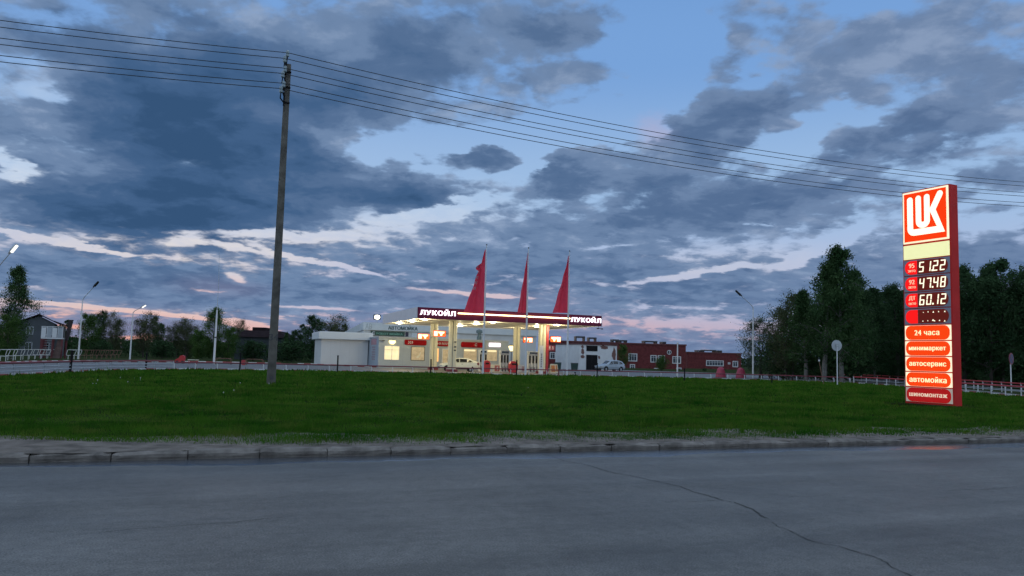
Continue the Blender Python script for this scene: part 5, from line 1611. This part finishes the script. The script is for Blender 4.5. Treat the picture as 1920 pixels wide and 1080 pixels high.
def tree_parts(seed, H, Rm, n_leaf, leaf, prof, stem=.16, up=.5, droop=0.0, bare=.15, trunks=1, twig=1.0):
    r = np.random.default_rng(seed)
    g = MB(); pts = []
    for tk in range(trunks):
        off = r.normal(0, .35 if trunks > 1 else 0, 2); lean = r.normal(0, .09 if trunks > 1 else .03, 2) * H * .5
        hh = H * (1 if tk == 0 else r.uniform(.72, .95))
        tp = []
        w = r.normal(0, .012 * H, (7, 2)); w[0] = 0
        for k in range(7):
            q = k / 6; tp.append((off[0] + lean[0] * q + w[k, 0] * q, off[1] + lean[1] * q + w[k, 1] * q, hh * .97 * q))
        rb = stem * H / 9 * (1 if trunks == 1 else .75)
        g.tube(tp, [rb * (1 - .93 * k / 6) + .012 for k in range(7)], 7)
        nb = int(26 / math.sqrt(trunks))
        for b in range(nb):
            q = bare + (1 - bare) * ((b + r.random() * .8) / nb)
            kf = q * 6; k0 = min(5, int(kf)); f = kf - k0
            o = np.array(tp[k0]) * (1 - f) + np.array(tp[k0 + 1]) * f
            az_ = b * 2.4 + r.normal(0, .4); ln = Rm * prof(q) * r.uniform(.65, 1.2) * (1 if trunks == 1 else .8)
            u_ = up * r.uniform(.6, 1.4)
            d = np.array([math.cos(az_), math.sin(az_), u_]); d /= np.linalg.norm(d)
            e1 = o + d * ln * .5; e2 = o + d * ln + np.array([0, 0, -droop * ln * .6])
            g.tube([tuple(o), tuple(e1), tuple(e2)], [rb * (1 - q) * .38 + .016, rb * (1 - q) * .22 + .010, .006], 5, cap=False)
            for s_ in range(8):
                t_ = .25 + .75 * r.random(); so = o + (e1 - o) * min(1, t_ * 2) if t_ < .5 else e1 + (e2 - e1) * (t_ - .5) * 2
                dv = d + r.normal(0, .75, 3); dv /= np.linalg.norm(dv); sl = ln * r.uniform(.2, .5)
                ee = so + dv * sl + np.array([0, 0, -droop * sl * 1.2])
                g.tube([tuple(so), tuple(ee)], [.011 * twig, .004 * twig], 4, cap=False)
                pts.append((so, ee, ln))
    m = len(pts); per = max(1, n_leaf // m)
    S0 = np.array([p[0] for p in pts]); S1 = np.array([p[1] for p in pts]); LN = np.array([p[2] for p in pts])
    dens_ = np.clip(r.lognormal(-.25, .75, m), .05, 3.0)
    cnt = (per * dens_).astype(int)
    idx = np.repeat(np.arange(m), cnt)
    t_ = r.random(len(idx)) ** .7
    c = S0[idx] + (S1[idx] - S0[idx]) * t_[:, None] + r.normal(0, 1, (len(idx), 3)) * (.13 * LN[idx] + .12)[:, None]
    c[:, 2] -= droop * r.random(len(idx)) * .5
    c = c[c[:, 2] > .25]
    n = len(c)
    a = r.normal(0, 1, (n, 3)); a /= np.linalg.norm(a, axis=1)[:, None]
    b = np.cross(a, r.normal(0, 1, (n, 3))); b /= np.linalg.norm(b, axis=1)[:, None]
    if droop: a[:, 2] -= droop * .8
    sz = leaf * r.uniform(.55, 1.35, n)[:, None]
    v = np.stack([c - a * sz * .8, c + b * sz * .42, c + a * sz * .8, c - b * sz * .42], 1).reshape(-1, 3)
    me = bpy.data.meshes.new('crown')
    me.vertices.add(len(v)); me.vertices.foreach_set('co', v.astype(np.float32).ravel())
    me.loops.add(len(v)); me.loops.foreach_set('vertex_index', np.arange(len(v), dtype=np.int32))
    me.polygons.add(n); me.polygons.foreach_set('loop_start', np.arange(0, len(v), 4, dtype=np.int32)); me.update(calc_edges=True)
    return g, me


tallf = lambda q: max(.12, (1 - q) ** .62 * (.55 + .45 * min(1, q * 2.6)))
ovate = lambda q: max(.06, math.sin(math.pi * min(1, max(0, (q - .02) ** .75))) ** .8)
tall = lambda q: max(.10, (1 - q) ** .55 * (.45 + .55 * min(1, q * 2.2)))
round_ = lambda q: max(.15, math.sin(math.pi * (.14 + .82 * q)) ** .6)
PROTO = {}


def mk_proto(key, kind, seed, H, Rm, n_leaf, leaf, prof, bark, **kw):
    PROTO[key] = (tree_parts(seed, H, Rm, n_leaf, leaf, prof, **kw), LEAF[kind], bark, H, Rm)


mk_proto('birch_a', 'birch', 1, 10, 3.2, 16000, .105, tallf, BARKW, up=.9, droop=.35, bare=.14)
mk_proto('birch_b', 'birch', 2, 10, 2.6, 12500, .105, tallf, BARKW, up=1.0, droop=.30, bare=.18)
mk_proto('birch_c', 'dark', 3, 10, 3.0, 14000, .12, tall, BARKW, up=.8, droop=.4, bare=.14)
mk_proto('wood_a', 'dark', 4, 10, 3.2, 17000, .13, ovate, BARK, up=.6, bare=.08, trunks=2)
mk_proto('wood_b', 'dark', 5, 10, 3.0, 17000, .13, ovate, BARK, up=.5, bare=.06, trunks=2)
mk_proto('willow', 'willow', 6, 8, 3.6, 14000, .105, round_, BARK, up=.7, bare=.05, trunks=3)
mk_proto('fresh', 'fresh', 7, 8, 3.0, 15000, .115, round_, BARK, up=.6, bare=.06, trunks=2)
mk_proto('thin', 'brown', 8, 8, 3.3, 15000, .10, round_, BARK, up=.95, bare=.08, trunks=3, twig=1.6)
mk_proto('bush', 'fresh', 9, 4, 2.3, 4200, .15, round_, BARK, up=.5, bare=.02, trunks=3)
mk_proto('bush_dark', 'dark', 10, 4, 2.4, 4200, .17, round_, BARK, up=.5, bare=.02, trunks=3)
first = {}
n_tree = {}


def tree(name, key, label, x, d, ytop, group, wide=1.0, rz=None, kind=None):
    (gm_, cm), lm, bark, H, Rm = PROTO[key]
    hz = 671 + .028 * (x - 960)
    h = (hz - ytop) * d / F_PX + 1.6
    p = D(x, hz, d); k = h / H
    rz = rz if rz is not None else rnd.uniform(0, 6.28)
    mk = (key, kind)
    if mk not in first:
        t = thing(name, label, 'tree' if 'bush' not in key else 'bush', (p.x, p.y, -.03), rz, group)
        o = gm_.build('trunk', bark, t)
        me = cm if kind is None else cm.copy()
        me.materials.append(LEAF[kind] if kind else lm)
        c = bpy.data.objects.new('crown', me); COL.objects.link(c); c.parent = t
        t.scale = (k * wide, k * wide, k); first[mk] = t
    else:
        t = dup(first[mk], (p.x, p.y, -.03), rz, label, group, (k * wide, k * wide, k)); t.name = name
    return t


RG = 'trees of the right-hand wood'; LG = 'trees behind the left drive'
# right-hand group
tree('willow_tree', 'willow', 'pale grey-green willow with rounded crown right of the red covers', 1436, 96, 600, RG, 1.15)
tree('young_tree', 'thin', 'sparse young tree with bare twigs between the willow and the birches', 1474, 88, 556, RG, .75)
tree('birch_tree', 'birch_a', 'tallest birch of the right-hand wood, its tip above all others', 1578, 80, 456, RG, .95)
tree('birch_tree', 'birch_b', 'second tallest birch, touching the left of the tallest one', 1545, 81, 484, RG, 1.2)
tree('birch_tree', 'birch_b', 'slim birch at the left foot of the two tallest birches', 1512, 84, 540, RG, 1.25)
tree('birch_tree', 'birch_c', 'dark birch half hidden behind the tallest birch', 1607, 84, 504, RG, 1.0)
tree('birch_tree', 'birch_c', 'dark birch midway between the tallest birch and the price stele', 1640, 86, 538, RG, 1.0)
tree('broadleaf_tree', 'wood_a', 'dark broad tree just left of the price stele', 1683, 88, 528, RG, .9)
tree('broadleaf_tree', 'wood_b', 'dark tree standing behind the price stele', 1740, 90, 515, RG, 1.0)
tree('broadleaf_tree', 'wood_a', 'dark tree just right of the price stele', 1812, 80, 492, RG, .95)
tree('broadleaf_tree', 'wood_b', 'tall dark tree at the right edge with feathery top', 1885, 78, 478, RG, 1.0)
tree('broadleaf_tree', 'wood_a', 'dark tree cut by the right picture edge', 1945, 76, 486, RG, 1.0)
tree('birch_tree', 'birch_b', 'thin feathery birch sticking up right of the price stele', 1848, 84, 490, RG, .9, kind='dark')
tree('bush', 'bush_dark', 'dark round bush under the pale willow', 1478, 90, 640, RG, 1.2)
tree('bush', 'bush_dark', 'dark bush at the foot of the tallest birch', 1560, 84, 630, RG, 1.4)
tree('bush', 'bush', 'green bush before the brick building below its round window', 1240, 150, 668, 'bushes before the brick buildings', 1.0)
tree('broadleaf_tree', 'fresh', 'small green tree at the left corner of the brick building', 1168, 150, 646, 'bushes before the brick buildings', .8)
tree('bush', 'bush_dark', 'dark low bush before the lower brick block', 1320, 160, 690, 'bushes before the brick buildings', 1.6)
tree('conifer', 'birch_c', 'dark pointed tree between the shop and the rear right column', 957, 190, 628, None, .8, kind='dark')
# left-hand group
tree('birch_tree', 'birch_a', 'tall birch at the left picture edge', 22, 84, 496, LG, .88, kind='fresh')
tree('broadleaf_tree', 'fresh', 'dense dark green tree below the tall birch at the left edge', 14, 82, 590, LG, 1.0, kind='birch')
for (nm, k, lab, x, d, y, w, kd) in [
    ('broadleaf_tree', 'wood_b', 'bushy tree right behind the stair tower', 118, 128, 598, .8, 'brown'),
    ('broadleaf_tree', 'fresh', 'green tree behind the unlit lamp post', 163, 122, 588, .8, 'birch'),
    ('broadleaf_tree', 'wood_a', 'tallest green tree between the two left lamp posts', 186, 126, 580, .7, 'birch'),
    ('broadleaf_tree', 'thin', 'sparse tree just left of the lit lamp post', 214, 124, 588, .8, None),
    ('broadleaf_tree', 'thin', 'bare-twigged tree right of the lit lamp post', 268, 128, 588, .9, None),
    ('broadleaf_tree', 'wood_b', 'dark tree with thin top right of the lit lamp post', 292, 132, 592, .75, 'birch'),
    ('broadleaf_tree', 'thin', 'brownish sparse tree midway between lamp and white mast', 326, 136, 604, 1.0, None),
    ('broadleaf_tree', 'thin', 'brownish sparse tree just left of the white mast tree', 352, 138, 600, 1.0, None),
    ('broadleaf_tree', 'fresh', 'tall light green tree right behind the white mast', 400, 118, 576, .72, None),
    ('broadleaf_tree', 'fresh', 'low green tree left of the white mast', 372, 116, 618, 1.1, None),
    ('broadleaf_tree', 'fresh', 'low rounded green tree right of the white mast', 428, 118, 614, 1.0, 'birch'),
    ('broadleaf_tree', 'thin', 'small sparse tree above the dark hall', 444, 150, 602, .8, None),
    ('broadleaf_tree', 'birch_b', 'slim pale tree just right of the power pole', 534, 136, 622, .9, 'willow'),
    ('broadleaf_tree', 'wood_a', 'broad tree right of the power pole, highest behind the shed', 586, 132, 589, .95, 'birch'),
    ('broadleaf_tree', 'wood_b', 'broad tree left of the shed roof', 560, 134, 606, .9, 'dark'),
    ('broadleaf_tree', 'thin', 'thin-topped tree rising behind the shed roof', 622, 138, 594, 1.0, None),
    ('broadleaf_tree', 'wood_b', 'dark tree behind the right end of the shed roof', 640, 140, 606, .8, 'birch'),
    ('bush', 'bush_dark', 'dark bush below the sparse trees left of the mast', 310, 124, 640, 1.5, None),
    ('bush', 'bush_dark', 'dark bush at the back of the brown barriers', 196, 118, 640, 1.5, None),
    ('bush', 'bush_dark', 'dark bush left of the power pole in front of the hall', 470, 122, 640, 1.4, None),
    ('bush', 'bush_dark', 'dark bush between the power pole and the shed', 540, 120, 640, 1.6, None),
]:
    tree(nm, k, lab, x, d, y, LG, w, kind=kd)

# the depths of the wood and the scrub behind: one dark mass nobody could count
def thicket(name, label, spots, seed, n, leaf, mat_):
    r = np.random.default_rng(seed); C = []
    for x, d, yt, wdt in spots:
        hz = 671 + .028 * (x - 960); h = (hz - yt) * d / F_PX + 1.6; p = D(x, hz, d)
        k = int(n * wdt * h / 30)
        q = r.random(k)
        zz = h * q ** .8; rr = wdt * np.sqrt(np.clip(1.02 - q ** 2.2, .02, 1))
        a = r.uniform(0, 6.283, k); rad = np.sqrt(r.random(k)) * rr
        C.append(np.stack([p.x + rad * np.cos(a) + r.normal(0, .25, k), p.y + rad * np.sin(a) * .7, zz + r.normal(0, .2, k)], 1))
    c = np.concatenate(C); c = c[c[:, 2] > 0]; n_ = len(c)
    a = r.normal(0, 1, (n_, 3)); a /= np.linalg.norm(a, axis=1)[:, None]
    b = np.cross(a, r.normal(0, 1, (n_, 3))); b /= np.linalg.norm(b, axis=1)[:, None]
    sz = leaf * r.uniform(.6, 1.4, n_)[:, None]
    v = np.stack([c - a * sz * .8, c + b * sz * .5, c + a * sz * .8, c - b * sz * .5], 1).reshape(-1, 3)
    me = bpy.data.meshes.new(name); me.vertices.add(len(v)); me.vertices.foreach_set('co', v.astype(np.float32).ravel())
    me.loops.add(len(v)); me.loops.foreach_set('vertex_index', np.arange(len(v), dtype=np.int32))
    me.polygons.add(n_); me.polygons.foreach_set('loop_start', np.arange(0, len(v), 4, dtype=np.int32)); me.update(calc_edges=True)
    me.materials.append(mat_)
    o = bpy.data.objects.new(name, me); COL.objects.link(o); o['kind'] = 'stuff'; o['label'] = label; o['category'] = 'woodland'
    return o


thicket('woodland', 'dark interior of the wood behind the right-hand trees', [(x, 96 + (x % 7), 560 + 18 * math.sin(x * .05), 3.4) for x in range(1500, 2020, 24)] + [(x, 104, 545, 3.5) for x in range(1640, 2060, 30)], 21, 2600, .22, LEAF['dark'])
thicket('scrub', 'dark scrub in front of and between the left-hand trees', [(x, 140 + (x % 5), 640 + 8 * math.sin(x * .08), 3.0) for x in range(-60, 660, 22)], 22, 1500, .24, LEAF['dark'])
thicket('far_treeline', 'far low treeline on the horizon', [(x, 420, 671 + .028 * (x - 960) - 9 - 5 * abs(math.sin(x * .021)), 9) for x in range(1380, 2200, 40)] + [(x, 430, 671 + .028 * (x - 960) - 10 - 5 * abs(math.sin(x * .031)), 9) for x in range(-300, 1020, 40)], 23, 500, .7, LEAF['dark'])
